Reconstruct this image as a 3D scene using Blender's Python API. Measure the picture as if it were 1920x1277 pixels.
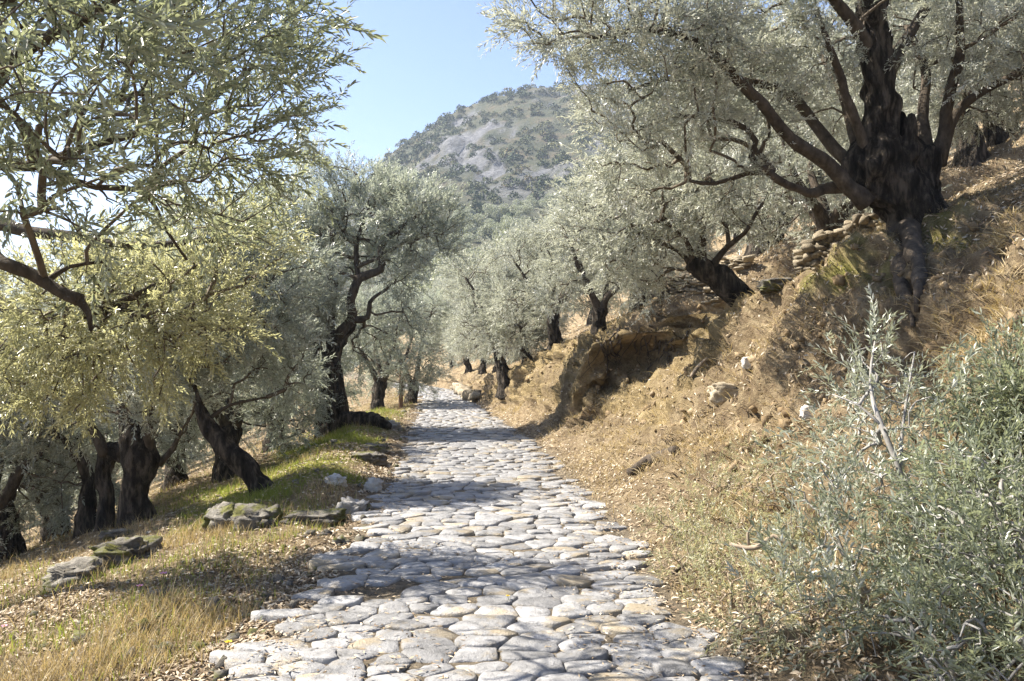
import bpy, math, random
import numpy as np
from mathutils import Vector, Matrix
from mathutils.bvhtree import BVHTree

# ---------------------------------------------------------------- camera, sky, sun, exposure
for o in list(bpy.data.objects):
    bpy.data.objects.remove(o)
SC = bpy.context.scene
COL = SC.collection
rad = math.radians
CAM_Z, PITCH, FPX = 1.65, rad(1.0), 1600.0
cam = bpy.data.cameras.new('camera')
cam.lens, cam.sensor_width, cam.clip_start, cam.clip_end = 30.0, 36.0, 0.05, 5000.0
camo = bpy.data.objects.new('camera', cam)
COL.objects.link(camo)
camo.location = (0, 0, CAM_Z)
camo.rotation_euler = (rad(90) + PITCH, 0, 0)
SC.camera = camo

SUN_EL, SUN_AHEAD = rad(47), rad(14)          # sun stands to the left, a little ahead of the camera
SUN = Vector((-math.cos(SUN_AHEAD) * math.cos(SUN_EL), math.sin(SUN_AHEAD) * math.cos(SUN_EL), math.sin(SUN_EL)))
world = bpy.data.worlds.new('World')
SC.world = world
world.use_nodes = True
wn = world.node_tree.nodes
sky = wn.new('ShaderNodeTexSky')
sky.sky_type = 'NISHITA'
sky.sun_disc = False
sky.sun_elevation = SUN_EL
sky.sun_rotation = math.atan2(SUN.x, SUN.y)
sky.altitude = 200
sky.air_density, sky.dust_density, sky.ozone_density = 1.0, 0.8, 2.6
tint = wn.new('ShaderNodeMix')
tint.data_type, tint.blend_type = 'RGBA', 'MULTIPLY'
tint.inputs[0].default_value = 1.0
tint.inputs[7].default_value = (1.0, 0.92, 0.94, 1)      # a slightly violet autumn sky
world.node_tree.links.new(sky.outputs[0], tint.inputs[6])
world.node_tree.links.new(tint.outputs[2], wn['Background'].inputs[0])
wn['Background'].inputs[1].default_value = 0.083
sl = bpy.data.lights.new('sun', 'SUN')
sl.energy, sl.angle, sl.color = 5.0, rad(0.53), (1.0, 0.93, 0.82)
so = bpy.data.objects.new('sun', sl)
COL.objects.link(so)
so.rotation_euler = (-SUN).to_track_quat('-Z', 'Y').to_euler()
SC.view_settings.view_transform = 'Standard'
SC.view_settings.look = 'None'
SC.view_settings.gamma = 1.0
SC.view_settings.exposure = 1.66
SC.cycles.max_bounces = 8
SC.cycles.transmission_bounces = 4
SC.cycles.use_denoising = True
SC.cycles.denoising_prefilter = 'NONE'
SC.cycles.sample_clamp_indirect = 3.0

RNG = np.random.default_rng(7)

# ---------------------------------------------------------------- numeric helpers
def _hash(i, seed):
    n = (i[..., 0] * 374761393 + i[..., 1] * 668265263 + i[..., 2] * 1274126177 + seed * 2654435761) & 0xFFFFFFFF
    n = ((n ^ (n >> 13)) * 1274126177) & 0xFFFFFFFF
    n = ((n ^ (n >> 16)) * 2246822519) & 0xFFFFFFFF
    return ((n ^ (n >> 15)) & 0xFFFFFF) / float(0xFFFFFF)

def vnoise(p, seed=0):
    p = np.asarray(p, float)
    i = np.floor(p).astype(np.int64)
    f = p - i
    u = f * f * (3 - 2 * f)
    r = 0
    for dx in (0, 1):
        for dy in (0, 1):
            for dz in (0, 1):
                w = (u[..., 0] if dx else 1 - u[..., 0]) * (u[..., 1] if dy else 1 - u[..., 1]) * (u[..., 2] if dz else 1 - u[..., 2])
                r = r + w * _hash(i + np.array([dx, dy, dz]), seed)
    return r

def fbm(p, octv=4, seed=0, gain=0.5):
    a, t, r, s = 1.0, 0.0, 0, 1.0
    p = np.asarray(p, float)
    for k in range(octv):
        r = r + a * (vnoise(p * s, seed + k * 17) - 0.5)
        t += a
        a *= gain
        s *= 2.03
    return r / t * 2

def sstep(a, b, x):
    t = np.clip((np.asarray(x, float) - a) / (b - a), 0, 1)
    return t * t * (3 - 2 * t)

def unit(v):
    v = np.asarray(v, float)
    return v / np.maximum(np.linalg.norm(v, axis=-1, keepdims=True), 1e-9)

def ray_dir(px, py):
    a, b = (px - 960) / FPX, (638.5 - py) / FPX
    c, s = math.cos(PITCH), math.sin(PITCH)
    return np.array([a, c - b * s, s + b * c])

def at(px, py, d):
    """A world point d metres ahead, read off the photograph."""
    r = ray_dir(px, py)
    return np.array([0, 0, CAM_Z]) + r * (d / r[1])

# ---------------------------------------------------------------- object helpers
def new_mesh(name, V, F, attr=None, smooth=False):
    """F: (N,3) or (N,4) int array."""
    V = np.asarray(V, np.float32)
    F = np.asarray(F, np.int32)
    me = bpy.data.meshes.new(name)
    k = F.shape[1]
    me.vertices.add(len(V))
    me.vertices.foreach_set('co', V.ravel())
    me.loops.add(F.size)
    me.loops.foreach_set('vertex_index', F.ravel())
    me.polygons.add(len(F))
    me.polygons.foreach_set('loop_start', np.arange(0, F.size, k, dtype=np.int32))
    if smooth:
        me.polygons.foreach_set('use_smooth', np.ones(len(F), bool))
    me.update(calc_edges=True)
    if attr:
        for an, av in attr.items():
            a = me.attributes.new(an, 'FLOAT', 'POINT')
            a.data.foreach_set('value', np.asarray(av, np.float32))
    return me

def obj(name, me, mat=None, parent=None, kind=None, loc=None):
    o = bpy.data.objects.new(name, me)
    COL.objects.link(o)
    if mat is not None and me is not None and len(me.materials) == 0:
        me.materials.append(mat)
    if parent is not None:
        o.parent = parent
    if kind:
        o['kind'] = kind
    if loc is not None:
        o.location = loc
    return o

def tag(o, label, cat, group=None):
    o['label'] = label
    o['category'] = cat
    if group:
        o['group'] = group
    return o

def thing(name, label, cat, loc=(0, 0, 0), group=None, rz=0.0):
    o = bpy.data.objects.new(name, None)
    COL.objects.link(o)
    o.empty_display_size = 0.2
    o.location = loc
    o.rotation_euler = (0, 0, rz)
    return tag(o, label, cat, group)

def dup(root, loc, rz, scale, label=None, group=None):
    r = root.copy()
    COL.objects.link(r)
    r.location, r.rotation_euler, r.scale = loc, (0, 0, rz), (scale, scale, scale)
    if label: r['label'] = label
    if group: r['group'] = group
    for ch in list(root.children):
        c = ch.copy()
        COL.objects.link(c)
        c.parent = r
    return r

# ---------------------------------------------------------------- materials
def mat(name):
    m = bpy.data.materials.new(name)
    m.use_nodes = True
    nt = m.node_tree
    for n in list(nt.nodes):
        if n.type != 'OUTPUT_MATERIAL':
            nt.nodes.remove(n)
    out = [n for n in nt.nodes if n.type == 'OUTPUT_MATERIAL'][0]
    def N(t, **kw):
        n = nt.nodes.new(t)
        for k, v in kw.items():
            if k.startswith('i_'):
                n.inputs[k[2:].replace('_', ' ')].default_value = v
            else:
                setattr(n, k, v)
        return n
    return m, nt, N, nt.links.new, out

def ramp(N, stops):
    n = N('ShaderNodeValToRGB')
    e = n.color_ramp.elements
    while len(e) < len(stops):
        e.new(0.5)
    for el, (p, c) in zip(e, stops):
        el.position = p
        el.color = (*c, 1) if len(c) == 3 else c
    return n

def mixc(N, L, f, a, b, blend='MIX'):
    n = N('ShaderNodeMix', data_type='RGBA', blend_type=blend)
    for sock, v in ((n.inputs[0], f), (n.inputs[6], a), (n.inputs[7], b)):
        if hasattr(v, 'is_linked') or hasattr(v, 'links'):
            L(v, sock)
        else:
            sock.default_value = v if not isinstance(v, tuple) else (*v, 1)
    return n.outputs[2]

def mathn(N, L, op, a, b=None):
    n = N('ShaderNodeMath', operation=op)
    for sock, v in ((n.inputs[0], a), (n.inputs[1], b)):
        if v is None: continue
        if hasattr(v, 'links'): L(v, sock)
        else: sock.default_value = v
    return n.outputs[0]

def leaf_mat(name, top0, top1, under, trans, tfac=0.3, rough=0.38):
    m, nt, N, L, out = mat(name)
    at_ = N('ShaderNodeAttribute', attribute_name='v')
    geo = N('ShaderNodeNewGeometry')
    rp = ramp(N, [(0.0, top0), (0.8, top1), (1.0, tuple(min(1, c * 1.5) for c in top1))])
    L(at_.outputs['Fac'], rp.inputs[0])
    rp2 = ramp(N, [(0.0, tuple(c * 0.75 for c in under)), (1.0, tuple(c * 1.2 for c in under))])
    L(at_.outputs['Fac'], rp2.inputs[0])
    col = mixc(N, L, geo.outputs['Backfacing'], rp.outputs[0], rp2.outputs[0])
    b = N('ShaderNodeBsdfPrincipled')
    L(col, b.inputs['Base Color'])
    b.inputs['Roughness'].default_value = rough
    b.inputs['Specular IOR Level'].default_value = 0.6
    t = N('ShaderNodeBsdfTranslucent')
    t.inputs[0].default_value = (*trans, 1)
    mx = N('ShaderNodeMixShader')
    mx.inputs[0].default_value = tfac
    L(b.outputs[0], mx.inputs[1]); L(t.outputs[0], mx.inputs[2])
    L(mx.outputs[0], out.inputs[0])
    return m

def v_mat(name, stops, rough=0.85, trans=None, tfac=0.25, spec=0.3):
    m, nt, N, L, out = mat(name)
    at_ = N('ShaderNodeAttribute', attribute_name='v')
    rp = ramp(N, stops)
    L(at_.outputs['Fac'], rp.inputs[0])
    b = N('ShaderNodeBsdfPrincipled')
    L(rp.outputs[0], b.inputs['Base Color'])
    b.inputs['Roughness'].default_value = rough
    b.inputs['Specular IOR Level'].default_value = spec
    if trans:
        t = N('ShaderNodeBsdfTranslucent')
        t.inputs[0].default_value = (*trans, 1)
        mx = N('ShaderNodeMixShader')
        mx.inputs[0].default_value = tfac
        L(b.outputs[0], mx.inputs[1]); L(t.outputs[0], mx.inputs[2]); L(mx.outputs[0], out.inputs[0])
    else:
        L(b.outputs[0], out.inputs[0])
    return m

def rough_mat(name, stops, scale, bump=0.6, bdist=0.02, stretch=(1, 1, 1), rough=0.9, spots=None, spec=0.3, obj_var=0.0, detail=8, rlo=None):
    m, nt, N, L, out = mat(name)
    tc = N('ShaderNodeTexCoord')
    mp = N('ShaderNodeMapping')
    mp.inputs['Scale'].default_value = stretch
    L(tc.outputs['Object'], mp.inputs[0])
    vec = mp.outputs[0]
    if obj_var:
        oi = N('ShaderNodeObjectInfo')
        ad = N('ShaderNodeVectorMath', operation='ADD')
        L(vec, ad.inputs[0])
        sc_ = N('ShaderNodeVectorMath', operation='SCALE')
        cmb = N('ShaderNodeCombineXYZ')
        L(oi.outputs['Random'], cmb.inputs[0]); L(oi.outputs['Random'], cmb.inputs[1])
        L(cmb.outputs[0], sc_.inputs[0]); sc_.inputs['Scale'].default_value = 57.0
        L(sc_.outputs[0], ad.inputs[1])
        vec = ad.outputs[0]
    n1 = N('ShaderNodeTexNoise', i_Scale=scale, i_Detail=detail, i_Roughness=0.62)
    L(vec, n1.inputs['Vector'])
    rp = ramp(N, stops)
    L(n1.outputs['Fac'], rp.inputs[0])
    col = rp.outputs[0]
    if spots:
        n2 = N('ShaderNodeTexNoise', i_Scale=spots[1], i_Detail=5, i_Roughness=0.7)
        L(vec, n2.inputs['Vector'])
        r2 = ramp(N, [(spots[2], (0, 0, 0)), (spots[2] + 0.08, (1, 1, 1))])
        L(n2.outputs['Fac'], r2.inputs[0])
        col = mixc(N, L, r2.outputs[0], col, spots[0])
    if obj_var:
        hv = N('ShaderNodeHueSaturation')
        mr = N('ShaderNodeMapRange')
        mr.inputs[3].default_value, mr.inputs[4].default_value = 1 - obj_var, 1 + obj_var
        L(oi.outputs['Random'], mr.inputs[0]); L(mr.outputs[0], hv.inputs['Value'])
        L(col, hv.inputs['Color'])
        col = hv.outputs[0]
    b = N('ShaderNodeBsdfPrincipled')
    L(col, b.inputs['Base Color'])
    b.inputs['Roughness'].default_value = rough
    b.inputs['Specular IOR Level'].default_value = spec
    bp = N('ShaderNodeBump', i_Strength=bump, i_Distance=bdist)
    n3 = N('ShaderNodeTexNoise', i_Scale=scale * 3, i_Detail=6, i_Roughness=0.7)
    L(vec, n3.inputs['Vector'])
    L(n3.outputs['Fac'], bp.inputs['Height'])
    L(bp.outputs[0], b.inputs['Normal'])
    L(b.outputs[0], out.inputs[0])
    return m

M = {}
M['leaf_silver'] = leaf_mat('leaf_silver', (0.10, 0.112, 0.08), (0.35, 0.362, 0.305), (0.60, 0.605, 0.565), (0.53, 0.55, 0.41), 0.36, 0.33)
M['leaf_green'] = leaf_mat('leaf_green', (0.085, 0.102, 0.075), (0.29, 0.31, 0.26), (0.55, 0.57, 0.53), (0.48, 0.52, 0.38), 0.37, 0.33)
M['leaf_yellow'] = leaf_mat('leaf_yellow', (0.11, 0.12, 0.055), (0.31, 0.31, 0.18), (0.49, 0.48, 0.37), (0.54, 0.53, 0.25), 0.42, 0.33)
M['leaf_dark'] = leaf_mat('leaf_dark', (0.05, 0.065, 0.037), (0.17, 0.19, 0.125), (0.33, 0.35, 0.28), (0.42, 0.46, 0.24), 0.34, 0.3)
M['leaf_shrub'] = leaf_mat('leaf_shrub', (0.09, 0.108, 0.07), (0.28, 0.295, 0.22), (0.54, 0.55, 0.49), (0.40, 0.43, 0.25), 0.28, 0.35)
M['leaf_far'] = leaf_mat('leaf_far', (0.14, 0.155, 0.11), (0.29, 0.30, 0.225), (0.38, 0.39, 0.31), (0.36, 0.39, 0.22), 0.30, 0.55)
M['scrub'] = v_mat('scrub', [(0, (0.035, 0.055, 0.02)), (0.45, (0.07, 0.085, 0.03)), (0.8, (0.13, 0.13, 0.055)), (1, (0.17, 0.115, 0.06))], 0.8)
M['bark'] = rough_mat('bark', [(0.3, (0.008, 0.007, 0.006)), (0.48, (0.04, 0.034, 0.027)), (0.66, (0.17, 0.14, 0.11))], 6, 1.0, 0.09, (2.2, 2.2, 0.55), 0.95, ((0.16, 0.15, 0.13), 3.0, 0.66), 0.15)
M['limb'] = rough_mat('limb', [(0.3, (0.03, 0.024, 0.018)), (0.6, (0.10, 0.08, 0.06)), (0.8, (0.20, 0.165, 0.125))], 9, 0.9, 0.02, (1.5, 1.5, 0.8), 0.9, None, 0.2)
M['twig'] = rough_mat('twig', [(0.3, (0.06, 0.048, 0.035)), (0.7, (0.17, 0.14, 0.105))], 12, 0.4, 0.005, (1, 1, 1), 0.85, None, 0.2)
M['grey_twig'] = rough_mat('grey_twig', [(0.3, (0.15, 0.14, 0.125)), (0.7, (0.36, 0.345, 0.32))], 12, 0.4, 0.005, (1, 1, 1), 0.8, None, 0.3)
M['dead_twig'] = rough_mat('dead_twig', [(0.3, (0.16, 0.125, 0.09)), (0.7, (0.36, 0.29, 0.21))], 12, 0.4, 0.005, (1, 1, 1), 0.85, None, 0.2)
M['paver'] = rough_mat('paver', [(0.28, (0.095, 0.092, 0.088)), (0.45, (0.222, 0.218, 0.214)), (0.7, (0.345, 0.34, 0.335))], 7, 1.0, 0.02, (1, 1, 1), 0.5, ((0.28, 0.235, 0.165), 1.6, 0.53), 0.5, 0.3)
M['rock'] = rough_mat('rock', [(0.3, (0.05, 0.045, 0.036)), (0.5, (0.15, 0.137, 0.115)), (0.72, (0.34, 0.315, 0.27))], 4, 1.0, 0.04, (1, 1, 2.0), 0.85, ((0.12, 0.12, 0.03), 2.5, 0.50), 0.3, 0.15)
M['wall_stone'] = rough_mat('wall_stone', [(0.3, (0.12, 0.10, 0.07)), (0.5, (0.28, 0.235, 0.165)), (0.75, (0.46, 0.39, 0.28))], 5, 0.8, 0.02, (1, 1, 1), 0.9, None, 0.3, 0.3)
M['clod'] = rough_mat('clod', [(0.3, (0.10, 0.07, 0.04)), (0.5, (0.24, 0.175, 0.10)), (0.75, (0.42, 0.34, 0.23))], 7, 0.8, 0.02, (1, 1, 1), 0.95, None, 0.15)
M['pale_stone'] = rough_mat('pale_stone', [(0.3, (0.25, 0.24, 0.22)), (0.6, (0.5, 0.48, 0.44))], 6, 0.8, 0.02, (1, 1, 1), 0.8, None, 0.3, 0.15)
M['wood_post'] = rough_mat('wood_post', [(0.3, (0.09, 0.05, 0.03)), (0.7, (0.22, 0.13, 0.08))], 6, 0.5, 0.01, (3, 3, 0.3), 0.85)
M['pole_wood'] = rough_mat('pole_wood', [(0.3, (0.05, 0.045, 0.04)), (0.7, (0.12, 0.11, 0.10))], 6, 0.3, 0.01, (3, 3, 0.3), 0.85)
M['litter'] = v_mat('litter', [(0, (0.13, 0.085, 0.05)), (0.4, (0.30, 0.22, 0.13)), (0.75, (0.45, 0.37, 0.26)), (1, (0.58, 0.52, 0.42))], 0.65)
M['dry_grass'] = v_mat('dry_grass', [(0, (0.18, 0.13, 0.07)), (0.5, (0.37, 0.29, 0.16)), (1, (0.54, 0.46, 0.29))], 0.7, (0.5, 0.38, 0.15), 0.3)
M['green_grass'] = v_mat('green_grass', [(0, (0.08, 0.11, 0.02)), (0.6, (0.19, 0.22, 0.045)), (1, (0.36, 0.32, 0.10))], 0.6, (0.35, 0.42, 0.05), 0.35)
M['pink'] = v_mat('pink', [(0, (0.75, 0.30, 0.62)), (1, (0.85, 0.42, 0.75))], 0.6, (0.8, 0.3, 0.6), 0.3)
M['yellow'] = v_mat('yellow', [(0, (0.85, 0.62, 0.02)), (1, (0.9, 0.7, 0.04))], 0.6, (0.8, 0.6, 0.02), 0.3)
M['stem'] = v_mat('stem', [(0, (0.08, 0.13, 0.03)), (1, (0.12, 0.18, 0.04))], 0.6)
M['petal_heart'] = v_mat('petal_heart', [(0, (0.5, 0.3, 0.02)), (1, (0.5, 0.3, 0.02))], 0.6)

def ground_mat():
    m, nt, N, L, out = mat('ground')
    tc = N('ShaderNodeTexCoord')
    A = lambda n: N('ShaderNodeAttribute', attribute_name=n).outputs['Fac']
    def noise(scale, detail=8, rough=0.65):
        n = N('ShaderNodeTexNoise', i_Scale=scale, i_Detail=detail, i_Roughness=rough)
        L(tc.outputs['Object'], n.inputs['Vector'])
        return n.outputs['Fac']
    r1 = ramp(N, [(0.25, (0.13, 0.095, 0.06)), (0.45, (0.26, 0.195, 0.12)), (0.62, (0.40, 0.32, 0.20)), (0.8, (0.52, 0.43, 0.29))])
    L(noise(9, 10, 0.75), r1.inputs[0])
    re = ramp(N, [(0.28, (0.07, 0.053, 0.03)), (0.45, (0.22, 0.165, 0.083)), (0.7, (0.42, 0.33, 0.18))])
    L(noise(4, 10, 0.7), re.inputs[0])
    rm = ramp(N, [(0.3, (0.08, 0.085, 0.018)), (0.5, (0.25, 0.25, 0.05)), (0.75, (0.42, 0.38, 0.12))])
    L(noise(6, 8, 0.7), rm.inputs[0])
    rs = ramp(N, [(0.3, (0.10, 0.082, 0.06)), (0.55, (0.23, 0.19, 0.135)), (0.75, (0.36, 0.30, 0.22))])
    L(noise(14, 8, 0.7), rs.inputs[0])
    big = noise(0.9, 5, 0.6)
    def mask(a, k=1.4):
        s = mathn(N, L, 'ADD', mathn(N, L, 'MULTIPLY', a, k), mathn(N, L, 'SUBTRACT', big, 0.5))
        r = ramp(N, [(0.42, (0, 0, 0)), (0.6, (1, 1, 1))])
        L(s, r.inputs[0])
        return r.outputs[0]
    rb = ramp(N, [(0.30, (0.30, 0.27, 0.24)), (0.50, (0.85, 0.84, 0.82)), (0.65, (1.1, 1.1, 1.1))])
    L(noise(2.1, 6, 0.7), rb.inputs[0])
    c0 = mixc(N, L, 0.85, r1.outputs[0], rb.outputs[0], 'MULTIPLY')
    c = mixc(N, L, mask(A('earth')), c0, re.outputs[0])
    c = mixc(N, L, mask(A('moss')), c, rm.outputs[0])
    c = mixc(N, L, A('soil'), c, rs.outputs[0])
    b = N('ShaderNodeBsdfPrincipled')
    L(c, b.inputs['Base Color'])
    b.inputs['Roughness'].default_value = 0.95
    b.inputs['Specular IOR Level'].default_value = 0.15
    bp = N('ShaderNodeBump', i_Strength=1.0, i_Distance=0.09)
    L(noise(16, 8, 0.75), bp.inputs['Height'])
    L(bp.outputs[0], b.inputs['Normal'])
    L(b.outputs[0], out.inputs[0])
    return m
M['ground'] = ground_mat()

def mountain_mat():
    m, nt, N, L, out = mat('mountain')
    tc = N('ShaderNodeTexCoord')
    def noise(scale, detail=8, rough=0.65):
        n = N('ShaderNodeTexNoise', i_Scale=scale, i_Detail=detail, i_Roughness=rough)
        L(tc.outputs['Object'], n.inputs['Vector'])
        return n.outputs['Fac']
    rr = ramp(N, [(0.3, (0.05, 0.05, 0.053)), (0.48, (0.14, 0.142, 0.148)), (0.7, (0.27, 0.27, 0.28))])
    L(noise(0.35, 10, 0.75), rr.inputs[0])
    rv = ramp(N, [(0.3, (0.03, 0.04, 0.017)), (0.5, (0.065, 0.07, 0.033)), (0.7, (0.14, 0.105, 0.06))])
    L(noise(0.12, 8, 0.7), rv.inputs[0])
    a = N('ShaderNodeAttribute', attribute_name='rock').outputs['Fac']
    c = mixc(N, L, a, rv.outputs[0], rr.outputs[0])
    b = N('ShaderNodeBsdfPrincipled')
    L(c, b.inputs['Base Color'])
    b.inputs['Roughness'].default_value = 0.95
    bp = N('ShaderNodeBump', i_Strength=1.0, i_Distance=2.0)
    L(noise(0.5, 8, 0.75), bp.inputs['Height'])
    L(bp.outputs[0], b.inputs['Normal'])
    L(b.outputs[0], out.inputs[0])
    return m
M['mountain'] = mountain_mat()

# ---------------------------------------------------------------- the ground sheet
def pl(xs):
    a = np.array(xs, float)
    return lambda s: np.interp(s, a[:, 0], a[:, 1])
LEFT = pl([(-20, -1.6), (0, -1.5), (4.3, -1.44), (5.2, -1.34), (6, -1.28), (8, -1.33), (10, -1.42), (16, -1.96), (21, -2.35), (31, -3.0), (40, -4.6), (60, -11), (1000, -290)])
RIGHT = pl([(-20, 1.4), (0, 1.3), (4.3, 1.16), (6, 1.0), (8, .98), (10, .81), (13.6, .55), (16, .3), (21.3, -.33), (30, -1.4), (40, -2.8), (60, -8.8), (1000, -287)])
CREST = pl([(-20, 2.8), (5, 2.8), (8, 3.0), (10, 2.7), (11, 2.35), (11.6, 2.4), (12.2, 3.0), (13, 3.4), (14.5, 3.6), (15.6, 3.5), (15.95, 2.9), (16.15, 2.0), (16.5, 1.5), (17, 1.4), (18.5, 1.35), (20, 1.15), (21.5, 0.95), (22.5, 1.25), (24, .75), (28, .6), (40, .5), (1000, .5)])
HGT = pl([(-20, 2.1), (4, 2.1), (6, 2.35), (9, 2.8), (11, 2.4), (12.5, 2.15), (14.5, 2.2), (16, 2.15), (18, 2.0), (20, 1.75), (25, 1.25), (31, .8), (40, .5), (60, .4), (1000, .4)])
G_T = np.array([0, .12, .3, .5, .68, .82, .93, 1.0])
G_Z = np.array([0, .03, .14, .34, .62, .86, .98, 1.0])

def left_z(o, s):
    z = -0.05 * o - 0.034 * o * o
    z = np.where(o > 5, -0.25 - 0.85 - 0.39 * (o - 5), z)
    z = np.where(o > 22, -1.1 - 6.63 - 0.12 * (o - 22), z)
    z = np.maximum(z, -14)
    mound = np.exp(-((o - 1.1) / 0.75) ** 2) * sstep(8.6, 10.5, s) * (1 - sstep(22, 26, s)) * 0.26
    return z + mound

def build_ground():
    s = [-12.0]
    while s[-1] < 900:
        v = s[-1]
        s.append(v + (0.35 if v < 2 else 0.055 if 15.4 < v < 16.8 else (0.035 + 0.0095 * v if v < 32 else 0.06 * v - 1.5)))
    s = np.array(s)
    ol = [0.0]
    while ol[-1] < 600:
        ol.append(ol[-1] + 0.05 + 0.055 * ol[-1] if ol[-1] > 4 else ol[-1] + 0.085)
    ol = np.array(ol[1:])[::-1]
    pt = np.linspace(0, 1, 15)
    tt = np.linspace(0, 1, 52)[1:]
    ob = [0.0]
    while ob[-1] < 700:
        ob.append(ob[-1] + (0.09 if ob[-1] < 3 else 0.0 + 0.035 * ob[-1]))
    ob = np.array(ob[1:])
    nl, npth, nt_, nb = len(ol), len(pt), len(tt), len(ob)
    S = s[:, None]
    xl, xr, cr, H = LEFT(S), RIGHT(S), CREST(S), HGT(S)
    ap = np.where(cr > 2.6, cr * .4, np.minimum(.95, cr * .62))
    X = np.concatenate([xl - ol[None], xl + (xr - xl) * pt[None], xr + ap * np.minimum(tt[None] / .4, 1) + (cr - ap) * np.maximum(0, (tt[None] - .4) / .6), xr + cr + ob[None]], 1)
    zl = left_z(ol[None] + 0 * S, S + 0 * ol[None])
    zr2 = H + 0.47 * ob[None]
    zr2 = np.where(ob[None] > 60, H + 28.2 + 0.15 * (ob[None] - 60), zr2)
    zr2 = np.minimum(zr2, 60)
    zr2 = zr2 - 0.16 * (np.abs(((ob[None] / 2.6 + 0.13 * S) % 1.0) - 0.5) * 2 - 0.5) * sstep(0.6, 1.6, ob[None])
    Z = np.concatenate([zl, np.zeros((len(s), npth)), H * np.interp(tt, G_T, G_Z)[None], zr2], 1)
    Y = S + 0 * X
    nc = X.shape[1]
    P = np.stack([X, Y, Z], -1)
    # region fields
    z0 = np.zeros((len(s), nc))
    OL, T, OB = z0.copy(), z0.copy(), z0.copy()
    OL[:, :nl] = ol
    T[:, nl + npth:nl + npth + nt_] = tt
    T[:, nl + npth + nt_:] = 1
    OB[:, nl + npth + nt_:] = ob
    inpath = z0.copy()
    inpath[:, nl:nl + npth] = 1
    inpath[:, :nl] = 1 - sstep(0, 0.35, ol)[None]
    inpath[:, nl + npth:nl + npth + nt_] = 1 - sstep(0, 0.12, tt)[None]
    du = np.gradient(P, axis=1)
    dv = np.gradient(P, axis=0)
    n = unit(np.cross(du, dv))
    bank = sstep(0.12, 0.45, T) * (1 - sstep(0.2, 1.6, OB))
    flat = P.reshape(-1, 3)
    n1 = fbm(flat * 0.9, 3, 1).reshape(z0.shape)
    n2 = fbm(flat * np.array([3.0, 3.0, 2.2]), 4, 5, 0.6).reshape(z0.shape)
    n3 = fbm(flat * 1.6, 4, 11).reshape(z0.shape)
    near = 1 - sstep(40, 90, Y)
    n4 = np.abs(fbm(flat * np.array([2.2, 2.2, 0.9]), 4, 23, 0.65)).reshape(z0.shape)
    amp = bank * (0.16 * n1 + 0.30 * n2 * near - 1.0 * (0.24 - n4).clip(0) * near) + (1 - bank) * (0.10 * n3 + 0.035 * n2 * near)
    P = P + n * (amp * (1 - inpath))[..., None]
    # the undercut hollow in the bank
    zz = P[..., 2] / np.maximum(H, .1); off = P[..., 0] - RIGHT(S)
    cave = np.exp(-((Y - 15.95) / .42) ** 2) * sstep(1.0, 1.3, off + .35 * n1) * (1 - sstep(2.0, 3.5, off + .5 * n1)) * sstep(.30, .62, zz + .35 * n2 - .08 * (off - 1.2)) * (1 - sstep(.78, .95, zz + .12 * n2)) * (OB <= 0.3)
    P[..., 1] += 1.15 * cave
    # colour zones
    earth = np.clip(bank * (0.08 + 0.34 * sstep(9, 11.5, Y) * (1 - sstep(26, 30, Y))) * sstep(0.25, 0.55, T) + 0.25 * n2 * bank, 0, 1)
    moss = np.clip(np.exp(-((OL - 1.6) / 1.5) ** 2) * (OL > 0.15) * sstep(8.5, 11, Y) * (1 - sstep(24, 30, Y)) * 0.52
                   + bank * 0.32 * np.exp(-((Y - 8.6) / 1.6) ** 2) * sstep(0.6, 0.9, T) + 0.05, 0, 1)
    soil = np.clip(inpath, 0, 1)
    idx = np.arange(len(s) * nc).reshape(len(s), nc)
    F = np.stack([idx[:-1, :-1], idx[:-1, 1:], idx[1:, 1:], idx[1:, :-1]], -1).reshape(-1, 4)
    V = P.reshape(-1, 3)
    me = new_mesh('ground', V, F, {'earth': earth.ravel(), 'moss': moss.ravel(), 'soil': soil.ravel()}, True)
    o = obj('ground', me, M['ground'], None, 'structure')
    fld = {k: v.ravel()[F].mean(1) for k, v in (('OL', OL), ('T', T), ('OB', OB), ('P', inpath), ('B', bank), ('E', earth), ('M', moss))}
    return o, V, F, fld

GROUND, GV, GF, GFLD = build_ground()
_ok = (GV[GF][:, :, 1].max(1) > -6) & (GV[GF][:, :, 1].min(1) < 200)
GBVH = BVHTree.FromPolygons([tuple(v) for v in GV.tolist()], [tuple(f) for f in GF[_ok].tolist()])

def gz(x, y):
    h = GBVH.ray_cast(Vector((x, y, 200)), Vector((0, 0, -1)))
    return h[0].z if h[0] is not None else 0.0

def hit(px, py):
    """Where the line of sight through a photo pixel meets the ground."""
    h = GBVH.ray_cast(Vector((0, 0, CAM_Z)), Vector(ray_dir(px, py)).normalized())
    return np.array(h[0]) if h[0] is not None else None, (np.array(h[1]) if h[0] is not None else None)

def mountain_f(x, y):
    base = np.interp(y, [40, 60, 100, 150, 200, 250, 300, 350, 400, 450, 520, 800], [-12, -4, 3, 14, 27, 43, 64, 93, 119, 131, 128, 60])
    fl = np.interp(x, [-400, -225, -156, -113, -66, -51, -37, -23, -8, 8, 40, 100, 300], [-.15, -.03, .06, .3, .69, .83, .91, .965, 1.02, 1.05, 1.07, 1.1, 1.15])
    return base * np.where(base > 0, fl, 1) - np.where(base > 0, 0, 0)

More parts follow.
